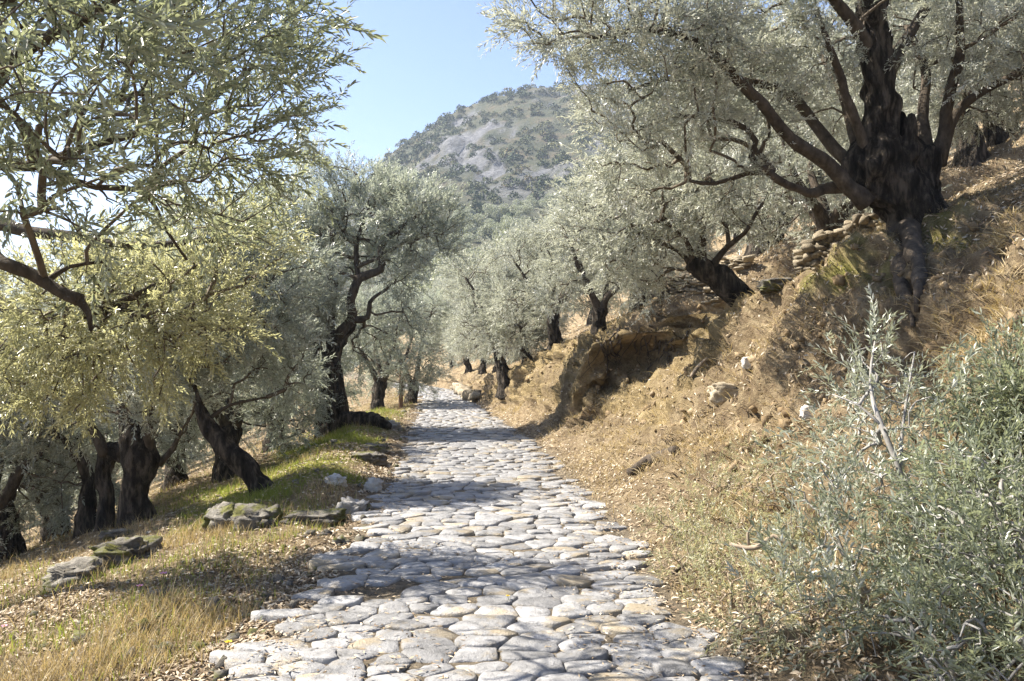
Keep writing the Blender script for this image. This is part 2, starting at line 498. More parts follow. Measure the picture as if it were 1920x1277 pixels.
def build_mountain():
    xs = np.linspace(-260, 330, 250)
    ys = 45 * (620 / 45.0) ** np.linspace(0, 1, 200)
    X, Y = np.meshgrid(xs, ys)
    Z = mountain_f(X, Y)
    p = np.stack([X, Y, Z], -1).reshape(-1, 3)
    amp = sstep(80, 260, Y)
    r = np.abs(fbm(p * 0.035, 4, 31)).reshape(X.shape)
    rk = sstep(0.11, 0.25, fbm(p * np.array([0.055, 0.045, 0.06]), 4, 47, .65).reshape(X.shape) + 0.04) * sstep(230, 300, Y)
    fine = fbm(p * np.array([0.12, 0.12, 0.05]), 4, 51, 0.6).reshape(X.shape)
    Z = Z + amp * (7 * r + 3.0 * fine * (0.4 + 2.2 * rk))
    X = X + amp * rk * 3 * fine
    V = np.stack([X, Y, Z], -1).reshape(-1, 3)
    idx = np.arange(len(V)).reshape(X.shape)
    F = np.stack([idx[:-1, :-1], idx[:-1, 1:], idx[1:, 1:], idx[1:, :-1]], -1).reshape(-1, 4)
    me = new_mesh('mountain', V, F, {'rock': rk.ravel()}, True)
    o = obj('mountain', me, M['mountain'], None, 'structure')
    return o, V, F, rk.ravel()
MOUNT, MV, MF, MROCK = build_mountain()
MBVH = BVHTree.FromPolygons([tuple(v) for v in MV.tolist()], [tuple(f) for f in MF.tolist()])

# ---------------------------------------------------------------- tubes, leaves, trees
def segs_mesh(P0, P1, R0, R1, k=4):
    d = unit(P1 - P0)
    a = np.where(np.abs(d[:, 2:3]) < 0.9, np.array([[0, 0, 1.0]]), np.array([[1.0, 0, 0]]))
    u = unit(np.cross(d, a)); w = np.cross(d, u)
    n = len(P0)
    ang = np.arange(k) * 2 * math.pi / k
    ring = u[:, None] * np.cos(ang)[None, :, None] + w[:, None] * np.sin(ang)[None, :, None]
    V = np.concatenate([P0[:, None] + ring * R0[:, None, None], P1[:, None] + ring * R1[:, None, None]], 1).reshape(-1, 3)
    b = (np.arange(n) * 2 * k)[:, None]
    i = np.arange(k)[None]; j = (np.arange(k)[None] + 1) % k
    F = np.stack([b + i, b + j, b + j + k, b + i + k], -1).reshape(-1, 4)
    return V, F

def spline(pts, rr, step):
    """Catmull-Rom through pts with radii; returns dense points."""
    pts = np.asarray(pts, float); rr = np.asarray(rr, float)
    if len(pts) == 2:
        pts = np.array([pts[0], (pts[0] + pts[1]) / 2, pts[1]]); rr = np.array([rr[0], (rr[0] + rr[1]) / 2, rr[1]])
    q = np.vstack([2 * pts[0] - pts[1], pts, 2 * pts[-1] - pts[-2]])
    out, ro = [], []
    for i in range(1, len(q) - 2):
        n = max(2, int(np.linalg.norm(q[i + 1] - q[i]) / step))
        for t in np.arange(n) / n:
            a, b, c, d = q[i - 1], q[i], q[i + 1], q[i + 2]
            out.append(0.5 * (2 * b + (c - a) * t + (2 * a - 5 * b + 4 * c - d) * t * t + (3 * b - a - 3 * c + d) * t ** 3))
            ro.append(rr[i - 1] * (1 - t) + rr[i] * t)
    out.append(pts[-1]); ro.append(rr[-1])
    return np.array(out), np.array(ro)

def tube(P, R, k=8, jit=0.0, seed=0):
    n = len(P)
    T = unit(np.gradient(P, axis=0))
    u = np.zeros((n, 3))
    a = np.array([0, 0, 1.0]) if abs(T[0, 2]) < 0.9 else np.array([1.0, 0, 0])
    u[0] = unit(np.cross(T[0], a))
    for i in range(1, n):
        v = u[i - 1] - T[i] * np.dot(u[i - 1], T[i])
        u[i] = unit(v)
    w = np.cross(T, u)
    ang = np.arange(k) * 2 * math.pi / k
    ring = u[:, None] * np.cos(ang)[None, :, None] + w[:, None] * np.sin(ang)[None, :, None]
    V = P[:, None] + ring * R[:, None, None]
    if jit:
        q = V.reshape(-1, 3)
        V = P[:, None] + ring * (R[:, None] * (1 + jit * fbm(q * np.array([9, 9, 5.0]), 3, seed).reshape(n, k)))[..., None]
    V = V.reshape(-1, 3)
    F = []
    i = np.arange(k); j = (i + 1) % k
    for r in range(n - 1):
        F.append(np.stack([r * k + i, r * k + j, (r + 1) * k + j, (r + 1) * k + i], -1))
    F = np.concatenate(F)
    V = np.vstack([V, P[0] - T[0] * R[0] * 0.3, P[-1] + T[-1] * R[-1] * 0.4])
    c0, c1 = len(V) - 2, len(V) - 1
    cap0 = np.stack([j, i, i * 0 + c0, i * 0 + c0], -1)
    cap1 = np.stack([(n - 1) * k + i, (n - 1) * k + j, i * 0 + c1, i * 0 + c1], -1)
    return V, F, cap0[:, :3], cap1[:, :3]

def join(parts):
    V, T, off = [], [], 0
    for v, f in parts:
        V.append(v)
        if f.shape[1] == 4:
            f = np.concatenate([f[:, [0, 1, 2]], f[:, [0, 2, 3]]])
        T.append(f + off)
        off += len(v)
    return np.concatenate(V), np.concatenate(T)

def tube_tris(P, R, k=8, jit=0, seed=0):
    V, F, a, b = tube(P, R, k, jit, seed)
    return V, np.concatenate([F[:, [0, 1, 2]], F[:, [0, 2, 3]], a, b])

def trunk_mesh(polys, base, vox=0.035, gn=0.06, seed=0):
    parts = []
    for pts, rr in polys:
        P, R = spline(pts, rr, 0.08)
        parts.append(tube_tris(P, R, 14, 0.25, seed))
    V, T = join(parts)
    V = V - base
    me = new_mesh('tmp', V, T)
    o = bpy.data.objects.new('tmp', me)
    COL.objects.link(o)
    md = o.modifiers.new('r', 'REMESH')
    md.mode, md.voxel_size = 'VOXEL', vox
    dg = bpy.context.evaluated_depsgraph_get()
    m2 = bpy.data.meshes.new_from_object(o.evaluated_get(dg))
    bpy.data.objects.remove(o); bpy.data.meshes.remove(me)
    n = len(m2.vertices)
    co = np.zeros(n * 3, np.float32); m2.vertices.foreach_get('co', co); co = co.reshape(-1, 3).astype(float)
    no = np.zeros(n * 3, np.float32); m2.vertices.foreach_get('normal', no); no = no.reshape(-1, 3).astype(float)
    # twisted fluting and burls
    ang = 0.5 * co[:, 2]
    q = co.copy()
    q[:, 0] = co[:, 0] * np.cos(ang) - co[:, 1] * np.sin(ang)
    q[:, 1] = co[:, 0] * np.sin(ang) + co[:, 1] * np.cos(ang)
    fl = np.abs(fbm(q * np.array([4.5, 4.5, 1.1]), 3, seed + 3, 0.6))
    bl = fbm(co * 2.6, 3, seed + 9)
    co += no * (gn * (0.9 * bl - 1.5 * (0.3 - fl).clip(0)))[:, None]
    m2.vertices.foreach_set('co', co.astype(np.float32).ravel())
    m2.polygons.foreach_set('use_smooth', np.ones(len(m2.polygons), bool))
    m2.update()
    m2.name = 'trunk'
    m2.materials.clear()
    return m2

def make_sprig(n_leaf, length, L, W, rng, fine):
    """One olive twig along +X: opposite narrow leaves. fine: six-point leaves, else folded diamonds."""
    vs, fs, rnd = [], [], []
    off = 0
    for i in range(n_leaf):
        pair = i // 2
        t = (pair + 0.6) / (n_leaf / 2 + 0.2)
        side = 1 if i % 2 else -1
        pos = np.array([t * length, 0, 0.02 * math.sin(3 * t)])
        roll = (pair % 2) * math.pi / 2 * 0.8 + rng.normal(0, 0.35)
        a = rad(48) - rad(25) * t + rng.normal(0, 0.18)
        d = np.array([math.cos(a), side * math.sin(a) * math.cos(roll), side * math.sin(a) * math.sin(roll) + rng.normal(0, .1)])
        d = unit(d)
        nrm = unit(np.cross(d, np.cross(np.array([0.25, 0, 1.0]) + rng.normal(0, .45, 3), d)))
        sd = np.cross(nrm, d)
        l = L * rng.uniform(0.7, 1.12) * (1 - 0.25 * abs(t - .45)); w = W * rng.uniform(0.8, 1.15) * 0.5
        dr = -nrm * l * rng.uniform(0, 0.12)
        up = nrm * w * 0.35
        if fine:
            pts = [pos, pos + d * l * .30 + sd * w * .9 + up, pos + d * l * .68 + sd * w * .8 + up + dr * .5, pos + d * l + dr,
                   pos + d * l * .68 - sd * w * .8 + up + dr * .5, pos + d * l * .30 - sd * w * .9 + up]
            tr = [(0, 3, 2), (0, 2, 1), (0, 4, 3), (0, 5, 4)]
            tr = [(a_, c_, b_) for a_, b_, c_ in tr]
            tr = [(0, 1, 2), (0, 2, 3), (0, 3, 4), (0, 4, 5)]
            tr = [(a_, c_, b_) for a_, b_, c_ in tr]
        else:
            pts = [pos, pos + d * l * .5 + sd * w + up, pos + d * l + dr, pos + d * l * .5 - sd * w + up]
            tr = [(0, 2, 1), (0, 3, 2)]
        vs += pts
        fs += [tuple(off + q for q in f) for f in tr]
        rnd += [rng.uniform()] * len(pts)
        off += len(pts)
    # the stem: a thin three-sided spike
    k = len(vs)
    r = 0.0022 * length / 0.22
    vs += [np.array([0, r, 0]), np.array([0, -r, r]), np.array([0, -r, -r]), np.array([length * 1.02, 0, 0.01])]
    fs += [(k, k + 1, k + 3), (k + 1, k + 2, k + 3), (k + 2, k, k + 3)]
    rnd += [0.0] * 4
    return np.array(vs), np.array(fs), np.array(rnd)

def sprig_cloud(pos, dirs, ups, scale, n_leaf, length, L, W, rng, fine=False, kinds=5):
    protos = [make_sprig(n_leaf, length, L, W, rng, fine) for _ in range(kinds)]
    Vs, Fs, As, off = [], [], [], 0
    which = rng.integers(0, kinds, len(pos))
    for k in range(kinds):
        sel = np.where(which == k)[0]
        if len(sel) == 0: continue
        pv, pf, pr = protos[k]
        x = unit(dirs[sel]); y = unit(np.cross(ups[sel], x)); z = np.cross(x, y)
        R = np.stack([x, y, z], -1)
        V = np.einsum('nij,vj->nvi', R, pv) * scale[sel][:, None, None] + pos[sel][:, None]
        F = pf[None] + (np.arange(len(sel)) * len(pv))[:, None, None] + off
        a = (pr[None] * 0.4 + rng.uniform(0, 0.25, (len(sel), 1)) + 0.4 * sstep(.25, .75, vnoise(pos[sel] * 1.3, 3))[:, None])
        Vs.append(V.reshape(-1, 3)); Fs.append(F.reshape(-1, 3)); As.append(a.ravel())
        off += V.shape[0] * V.shape[1]
    return np.concatenate(Vs), np.concatenate(Fs), np.concatenate(As)

def grow(init, plen, A, bf=0.35):
    """Join attractor points A to the skeleton: nearest node, weighing path length. Returns nodes, parents."""
    n0 = len(init)
    P = np.vstack([init, A])
    L = np.concatenate([plen, np.zeros(len(A))])
    par = np.full(len(P), -1)
    d = np.linalg.norm(A[:, None] - init[None], axis=2)
    c = d + bf * plen[None]
    best = c.argmin(1); cost = c.min(1)
    done = np.zeros(len(A), bool)
    for _ in range(len(A)):
        i = np.where(done, 1e9, cost).argmin()
        done[i] = True
        par[n0 + i] = best[i]
        L[n0 + i] = L[best[i]] + np.linalg.norm(A[i] - P[best[i]])
        dd = np.linalg.norm(A - A[i], axis=1) + bf * L[n0 + i]
        m = dd < cost
        best = np.where(m & ~done, n0 + i, best); cost = np.where(m & ~done, dd, cost)
    return P, par, n0

def sample_blobs(blobs, n, rng):
    w = np.array([b[3] if len(b) > 3 else (b[1][0] * b[1][1] * b[1][2]) ** 0.75 for b in blobs]); w = w / w.sum()
    k = rng.choice(len(blobs), n, p=w)
    u = unit(rng.normal(size=(n, 3))) * (rng.uniform(0.12, 1, n) ** (1 / 2.4))[:, None]
    c = np.array([b[0] for b in blobs])[k]; r = np.array([b[1] for b in blobs])[k]
    return c + u * r, c

def build_tree(name, label, base, trunk, limbs, blobs, n_att, n_sprig, leaf='leaf_silver', lscale=1.0, n_leaf=16, fine=False, seed=0,
               group=None, up=0.25, vox=0.035, gn=0.06, rtip=0.0045, cat='olive tree', out=0.5, slen=0.24, twigmat='twig', bf=0.35, rmax=0.06, limbmat='limb', nogrow=()):
    rng = np.random.default_rng(seed + 100)
    base = np.asarray(base, float)
    t = thing(name, label, cat, base, group)
    if trunk:
        obj('trunk', trunk_mesh(trunk, base, vox, gn, seed), M['bark'], t)
    nodes, plen = [], []
    for li, (pts, rr) in enumerate(limbs):
        P, R = spline(pts, rr, 0.12)
        P = P + fbm(P * 2.2, 2, seed + 4)[:, None] * rng.normal(size=3) * 0.04 * min(1, R.max() * 12)
        V, T = tube_tris(P, R, 8, 0.3, seed)
        obj('limb', new_mesh('limb', V - base, T, None, True), M[limbmat], t)
        if li in nogrow:
            P = P[-2:]
        nodes.append(P); plen.append((4.0 if li in nogrow else 0) + np.linspace(0, np.linalg.norm(np.diff(P, axis=0), axis=1).sum(), len(P)) * 0.6)
    if not nodes:
        for pts, rr in trunk:
            P, R = spline(pts, rr, 0.15)
            nodes.append(P[len(P) // 2:]); plen.append(np.zeros(len(P) - len(P) // 2))
    nodes = np.concatenate(nodes); plen = np.concatenate(plen)
    A, ctr = sample_blobs(blobs, n_att, rng)
    P, par, n0 = grow(nodes, plen, A, bf)
    n = len(P)
    cnt = np.zeros(n)
    depth = np.zeros(n, int)
    for i in range(n0, n):
        j = i; 
        while j >= n0:
            cnt[j] += 1; j = par[j]
    ch = np.arange(n0, n); pa = par[ch]
    r = rtip * np.sqrt(cnt) ** 0.95
    r1 = np.minimum(r[ch], rmax)
    r0 = np.where(pa >= n0, np.minimum(r[pa], r1 * 1.5 + .002), r1 * 1.25)
    # bend every twig a little
    ln = np.linalg.norm(P[ch] - P[pa], axis=1)
    j1 = rng.normal(size=(len(ch), 3)) * (ln * 0.09)[:, None]
    m1 = P[pa] * .64 + P[ch] * .36 + j1 + np.array([0, 0, 1]) * (ln * 0.05)[:, None]
    m2 = P[pa] * .30 + P[ch] * .70 + j1 * 0.6 + np.array([0, 0, 1]) * (ln * 0.04)[:, None]
    q0 = np.concatenate([P[pa], m1, m2]); q1 = np.concatenate([m1, m2, P[ch]])
    ra, rb = r0 * .6 + r1 * .4, r0 * .3 + r1 * .7
    V, F = segs_mesh(q0, q1, np.concatenate([r0, ra, rb]), np.concatenate([ra, rb, r1]), 4)
    obj('twigs', new_mesh('twigs', V - base, F, None, True), M[twigmat], t, 'stuff')
    # leafy shoots on the outer twigs
    w = ln * (1 / np.sqrt(cnt[ch])); w /= w.sum()
    e = rng.choice(len(ch), n_sprig, p=w)
    f = 0.25 + 0.8 * rng.beta(2.2, 1.0, n_sprig)
    pos = P[pa][e] * (1 - f)[:, None] + P[ch][e] * f[:, None] + rng.normal(0, 0.06 * lscale, (n_sprig, 3))
    ed = unit(P[ch] - P[pa])[e]
    od = unit(pos - ctr[e])
    dirs = unit(ed * 0.7 + od * out + np.array([0, 0, up]) + rng.normal(0, 0.55, (n_sprig, 3)))
    ups = np.array([0, 0, 1.0]) + rng.normal(0, 0.5, (n_sprig, 3))
    V, F, a = sprig_cloud(pos, dirs, ups, rng.uniform(0.7, 1.25, n_sprig), n_leaf, slen * lscale, 0.058 * lscale, 0.0135 * lscale, rng, fine)
    obj('crown', new_mesh('crown', V - base, F, {'v': a}), M[leaf], t, 'stuff')
    return t

def pix(rows, d=None):
    """[(px,py,d,r)] or [(px,py,r)] with common d -> points, radii"""
    if d is None:
        return np.array([at(a, b, c) for a, b, c, r in rows]), [x[3] for x in rows]
    return np.array([at(a, b, d) for a, b, r in rows]), [x[2] for x in rows]

def bl(rows, sq=0.85):
    return [(at(a, b, d), (r, r, r * sq)) for a, b, d, r in rows]

def base_at(px, py, d):
    p = at(px, py, d)
    z = gz(p[0], p[1])
    print('base', px, py, d, 'pixel z %.2f ground z %.2f' % (p[2], z))
    return np.array([p[0], p[1], z])

# ---------------------------------------------------------------- the cobbled path
def clip_poly(poly, p, q, k):
    """Keep the side of poly nearer to p than q (lengthwise distance stretched by k)."""
    m = ((p[0] + q[0]) / 2, (p[1] + q[1]) / 2)
    n = ((q[0] - p[0]), (q[1] - p[1]) * k * k)
    out = []
    L = len(poly)
    for i in range(L):
        a, b = poly[i], poly[(i + 1) % L]
        da = (a[0] - m[0]) * n[0] + (a[1] - m[1]) * n[1]
        db = (b[0] - m[0]) * n[0] + (b[1] - m[1]) * n[1]
        if da <= 0: out.append(a)
        if (da < 0 < db) or (db < 0 < da):
            t = da / (da - db)
            out.append((a[0] + (b[0] - a[0]) * t, a[1] + (b[1] - a[1]) * t))
    return out

def stone_cells():
    rng = random.Random(5)
    pts = []
    s = 2.2
    row = 0
    steps = [6.02, 9.3, 12.7, 16.4, 20.5]
    while s < 50:
        dep = rng.choice([0.13, 0.15, 0.17, 0.2, 0.23])
        wid = rng.uniform(0.22, 0.34)
        curb = any(abs(s - q) < 0.13 for q in steps)
        if curb:
            dep, wid = 0.12, 0.55
        xl, xr = float(LEFT(s)), float(RIGHT(s))
        x = xl - rng.uniform(0.05, 0.3) - (0.2 if rng.random() < .3 else 0)
        while x < xr + 0.25:
            w = wid * rng.choice([0.6, 0.8, 0.95, 1.0, 1.15, 1.45])
            jit = 0.03 if curb else dep * 0.34
            pts.append((x + w / 2, s + rng.uniform(-jit, jit)))
            if not curb and dep > 0.26 and rng.random() < 0.16:
                pts[-1] = (x + w / 2, s - dep * .24)
                pts.append((x + w / 2 + rng.uniform(-.06, .06), s + dep * .27))
            x += w
        s += dep
    cells = []
    P = np.array(pts)
    for i, p in enumerate(pts):
        d = np.abs(P - P[i])
        nb = np.where((d[:, 0] < 1.3) & (d[:, 1] < 0.8))[0]
        nb = sorted((j for j in nb if j != i), key=lambda j: (P[j][0] - p[0]) ** 2 + (1.3 * (P[j][1] - p[1])) ** 2)
        poly = [(p[0] - .27, p[1] - .15), (p[0] + .27, p[1] - .15), (p[0] + .27, p[1] + .15), (p[0] - .27, p[1] + .15)]
        for j in nb[:26]:
            poly = clip_poly(poly, p, pts[j], 1.3)
        if len(poly) >= 3:
            cells.append((p, poly))
    return cells

def stone_mesh(p, poly, rng, nper):
    a = np.array(poly) - np.array(p)
    gap = rng.uniform(0.0, 0.005)
    c = a.mean(0)
    a = a - c
    r = np.linalg.norm(a, axis=1, keepdims=True)
    # inset every edge by the gap
    n = len(a)
    e = np.roll(a, -1, 0) - a
    nrm = unit(np.stack([-e[:, 1], e[:, 0]], 1))
    a = a + (nrm + np.roll(nrm, 1, 0)) * gap * 0.8
    for it in range(2):
        q = np.empty((len(a) * 2, 2))
        nx = np.roll(a, -1, 0)
        f = 0.055 if it == 0 else 0.22
        q[0::2] = a * (1 - f) + nx * f
        q[1::2] = a * f + nx * (1 - f)
        a = q
    dist = np.concatenate([[0], np.cumsum(np.linalg.norm(np.roll(a, -1, 0) - a, axis=1))])
    u = np.linspace(0, dist[-1], nper, endpoint=False)
    aa = np.vstack([a, a[:1]])
    a = np.stack([np.interp(u, dist, aa[:, 0]), np.interp(u, dist, aa[:, 1])], 1)
    a *= 1 + rng.normal(0, 0.03, (nper, 1))
    size = min(np.ptp(a[:, 0]), np.ptp(a[:, 1]))
    hgt = 0.012 + 0.06 * size * rng.uniform(0.4, 1.3)
    tilt = rng.normal(0, 0.045, 2)
    rings = ([(1.0, -0.06), (1.0, 0.0), (0.975, 0.6 * hgt), (0.91, 0.92 * hgt), (0.5, 1.0 * hgt)] if nper > 10 else [(1.0, -0.05), (0.98, 0.3 * hgt), (0.80, 0.9 * hgt)])
    V = []
    sc = rng.uniform(0, 100)
    for k, (f, z) in enumerate(rings):
        b = a * f
        zz = z + (b @ tilt) * (z > 0)
        zz = zz + (0.010 * fbm(np.column_stack([b * 9, np.full(nper, sc)]), 2, 3) if k > 1 else 0)
        V.append(np.column_stack([b, zz]))
    V.append(np.array([[0, 0, hgt + 0.003]]))
    V = np.vstack(V)
    i = np.arange(nper); j = (i + 1) % nper
    F = []
    for k in range(len(rings) - 1):
        F += [np.stack([k * nper + i, k * nper + j, (k + 1) * nper + j], -1), np.stack([k * nper + i, (k + 1) * nper + j, (k + 1) * nper + i], -1)]
    k = len(rings) - 1
    F.append(np.stack([k * nper + i, k * nper + j, i * 0 + len(V) - 1], -1))
    return V, np.concatenate(F), c

def build_path():
    rng = np.random.default_rng(3)
    # packed-earth bed
    s = np.concatenate([np.arange(-6, 40, 0.25), np.arange(40, 75, 2.0)])
    u = np.linspace(-0.02, 1.02, 9)
    X = LEFT(s)[:, None] + (RIGHT(s) - LEFT(s))[:, None] * u[None]
    Y = s[:, None] + 0 * X
    Z = 0.006 + 0.010 * fbm(np.stack([X * 2, Y * 2, 0 * X], -1).reshape(-1, 3), 3, 8).reshape(X.shape) + 0.008 * (1 - (2 * u[None] - 1) ** 2)
    idx = np.arange(X.size).reshape(X.shape)
    F = np.stack([idx[:-1, :-1], idx[:-1, 1:], idx[1:, 1:], idx[1:, :-1]], -1).reshape(-1, 4)
    n = X.size
    path = obj('path', new_mesh('path', np.stack([X, Y, Z], -1).reshape(-1, 3), F, {'earth': np.zeros(n), 'moss': np.zeros(n), 'soil': np.ones(n)}, True), M['ground'], None, 'structure')
    cells = []
    for p, poly in stone_cells():
        x, y = p
        xl, xr = float(LEFT(y)), float(RIGHT(y))
        edge = min(x - xl, xr - x)
        if edge < 0.05 and rng.uniform() < 0.45: continue
        if edge < -0.1: continue
        # the trodden earth patch on the left just beyond the low step
        if ((x + 0.95) / 0.45) ** 2 + ((y - 6.0) / 0.17) ** 2 < 1: continue
        if y < 4.0: 
            pass
        cells.append((p, poly))
    cells.sort(key=lambda c: c[0][1])
    vis = [c for c in cells if c[0][1] > 3.6]
    hidden = [c for c in cells if c[0][1] <= 3.6]
    for p, poly in vis[:300]:
        V, F, c = stone_mesh(p, poly, rng, 16)
        o = obj('paving_stone', new_mesh('paving_stone', V, F, None, True), M['paver'], path)
        o.location = (p[0] + c[0], p[1] + c[1], 0.010 + rng.normal(0, 0.006))
    parts = []
    for p, poly in hidden + vis[300:]:
        V, F, c = stone_mesh(p, poly, rng, 12 if p[1] < 20 else 9)
        parts.append((V + np.array([p[0] + c[0], p[1] + c[1], 0.010 + rng.normal(0, 0.007)]), F))
    V, F = join(parts)
    obj('distant_paving_stones', new_mesh('distant_paving_stones', V, F, None, True), M['paver'], path, 'stuff')
    print('paving stones', len(cells))
    return path
PATH = build_path()

# ---------------------------------------------------------------- the great olive on the right bank
b = base_at(1720, 455, 9.0)
G = b[2]
def low(px, d, dz=-0.25):
    p = at(px, 500, d); p[2] = gz(p[0], p[1]) + dz
    return p
def hits(rows, lift):
    out = []
    for px, py in rows:
        h, nn = hit(px, py)
        out.append(h + nn * lift)
    return np.array(out)
root1 = np.vstack([at(1690, 400, 9.0), at(1682, 450, 8.9), hits([(1688, 495), (1698, 540), (1706, 580), (1712, 615)], .03)])
root2 = np.vstack([at(1700, 420, 9.0), hits([(1722, 500), (1728, 545), (1722, 585)], .02)])
trunk = [
    (np.vstack([low(1752, 9.0), pix([(1744, 430, .30), (1712, 388, .33), (1645, 318, .33), (1645, 255, .22), (1650, 180, .19), (1642, 90, .17), (1636, 0, .15), (1640, -90, .11)], 9.0)[0]]), [.32, .30, .33, .33, .22, .19, .17, .15, .11]),
    (np.vstack([low(1750, 9.15), pix([(1738, 400, .26), (1722, 340, .24), (1706, 280, .17), (1680, 212, .07)], 9.15)[0]]), [.3, .26, .24, .17, .07]),
    (pix([(1728, 400, .22), (1738, 330, .17), (1750, 275, .11)], 9.05)),
    (pix([(1735, 400, .22), (1768, 420, .16), (1800, 434, .08)], 9.1)),
    (pix([(1640, 340, .2), (1612, 335, .15), (1598, 300, .10)], 9.0)),
    (pix([(1700, 300, .13), (1712, 250, .07), (1708, 215, .03)], 8.85)),
]
limbs = [
    pix([(1625, 380, 8.95, .12), (1590, 350, 8.9, .085), (1555, 308, 8.8, .075), (1480, 258, 8.6, .065), (1430, 195, 8.4, .06), (1385, 150, 8.3, .055), (1315, 85, 8.1, .045), (1220, 55, 7.9, .03), (1110, 70, 7.7, .018)]),
    pix([(1625, 330, 9.0, .10), (1580, 295, 9.1, .07), (1515, 215, 9.2, .06), (1475, 172, 9.1, .055), (1390, 150, 8.9, .04), (1290, 140, 8.7, .028), (1180, 170, 8.5, .018)]),
    pix([(1600, 350, 9.0, .08), (1545, 352, 9.0, .055), (1515, 360, 8.9, .045), (1445, 320, 8.7, .04), (1412, 285, 8.7, .036), (1420, 258, 8.7, .034), (1375, 222, 8.6, .03), (1300, 210, 8.5, .022), (1200, 240, 8.4, .014)]),
    pix([(1450, 322, 8.72, .035), (1400, 325, 8.7, .026), (1340, 345, 8.7, .022), (1290, 340, 8.7, .015)]),
    pix([(1632, 300, 8.95, .08), (1618, 262, 8.9, .06), (1600, 210, 8.8, .05), (1578, 150, 8.7, .042), (1560, 100, 8.6, .036), (1530, 20, 8.5, .026)]),
    pix([(1610, 290, 9.2, .06), (1585, 200, 9.4, .045), (1550, 120, 9.6, .035), (1500, 40, 9.8, .025)]),
    pix([(1755, 300, 9.1, .10), (1768, 255, 9.05, .07), (1780, 165, 8.9, .06), (1800, 95, 8.7, .05), (1800, 10, 8.5, .035), (1780, -80, 8.3, .025)]),
    pix([(1760, 310, 9.1, .09), (1772, 262, 9.1, .06), (1790, 215, 9.1, .055), (1830, 180, 9.0, .045), (1920, 130, 8.8, .04), (2010, 60, 8.6, .025)]),
    pix([(1735, 290, 9.15, .10), (1730, 220, 9.3, .06), (1735, 130, 9.5, .05), (1700, 50, 9.7, .035)]),
    pix([(1650, 170, 9.0, .10), (1690, 90, 9.1, .07), (1740, 10, 9.3, .05), (1800, -80, 9.5, .03)]),
    pix([(1640, 110, 9.0, .09), (1590, 30, 8.8, .06), (1500, -60, 8.6, .04), (1380, -110, 8.3, .025)]),
]
blobs = bl([(1000, 30, 7.6, .36), (1075, 25, 7.6, .55), (1180, 70, 7.8, .7), (1115, 150, 7.9, .45), (1165, 250, 8.2, .48), (1250, 180, 8.3, .7), (1250, 30, 8.0, .8),
            (1330, 120, 8.5, .75), (1290, 270, 8.7, .6), (1190, 330, 8.8, .5), (1420, 60, 8.8, .8), (1400, 190, 8.8, .55), (1360, 320, 9.0, .5), (1530, 40, 9.0, .8), (1490, 130, 9.6, .7),
            (1660, 30, 10.0, .7), (1740, 70, 10.0, .7), (1840, 60, 8.8, .8), (1930, 40, 8.5, .8), (1900, 140, 9.6, .6), (1800, 170, 10.2, .6), (1560, 190, 10.3, .6),
            (1200, -90, 7.9, .6), (1450, -110, 8.5, .7), (1700, -110, 8.8, .8), (2060, 20, 9.0, .7)])
build_tree('ancient_olive_tree', 'huge old olive with black hollow trunk and exposed roots on the right bank', b, trunk, limbs, blobs, 900, 9500, 'leaf_silver', 1.05, 16, False, 21, None, 0.12, 0.028, 0.11)
big = [o for o in COL.objects if o.name.startswith('ancient_olive_tree')][0]
for rp_, rr_ in ((root1, [.16, .12, .075, .06, .045, .02]), (root2, [.12, .06, .045, .03])):
    P_, R_ = spline(rp_, rr_, 0.05)
    R_ = R_ * (1 + .35 * fbm(P_ * 3.0, 2, 6))
    v_ = tube_tris(P_, R_, 12, .45, 9)
    obj('root', new_mesh('root', v_[0] - b, v_[1], None, True), M['limb'], big)

# leaning stump of an olive on the bank
b = base_at(1400, 572, 11.6)
tr = [(np.vstack([low(1408, 11.65), pix([(1398, 568, .24), (1362, 532, .26), (1325, 505, .23), (1292, 492, .14)], 11.6)[0]]), [.24, .18, .2, .18, .11])]
lm = [pix([(1318, 510, 11.6, .09), (1312, 470, 11.6, .06), (1314, 420, 11.6, .045), (1310, 360, 11.6, .03)]), pix([(1330, 505, 11.6, .06), (1365, 460, 11.6, .04), (1395, 437, 11.5, .03), (1430, 380, 11.6, .02)]),
      pix([(1300, 492, 11.6, .05), (1285, 450, 11.5, .03), (1240, 410, 11.3, .02)]), pix([(1295, 495, 11.6, .05), (1270, 470, 11.7, .03), (1200, 440, 11.8, .02)])]
build_tree('leaning_olive_tree', 'short olive stump leaning left over the bank with thin upright shoots', b, tr, lm, bl([(1230, 380, 11.5, .8), (1310, 360, 11.6, .7), (1180, 460, 11.6, .7), (1130, 400, 11.8, .7), (1260, 300, 11.8, .7), (1390, 390, 11.9, .45), (1230, 480, 11.6, .5)]),
           520, 2800, 'leaf_silver', 1.1, 16, False, 22, None, 0.2, 0.03, 0.05)

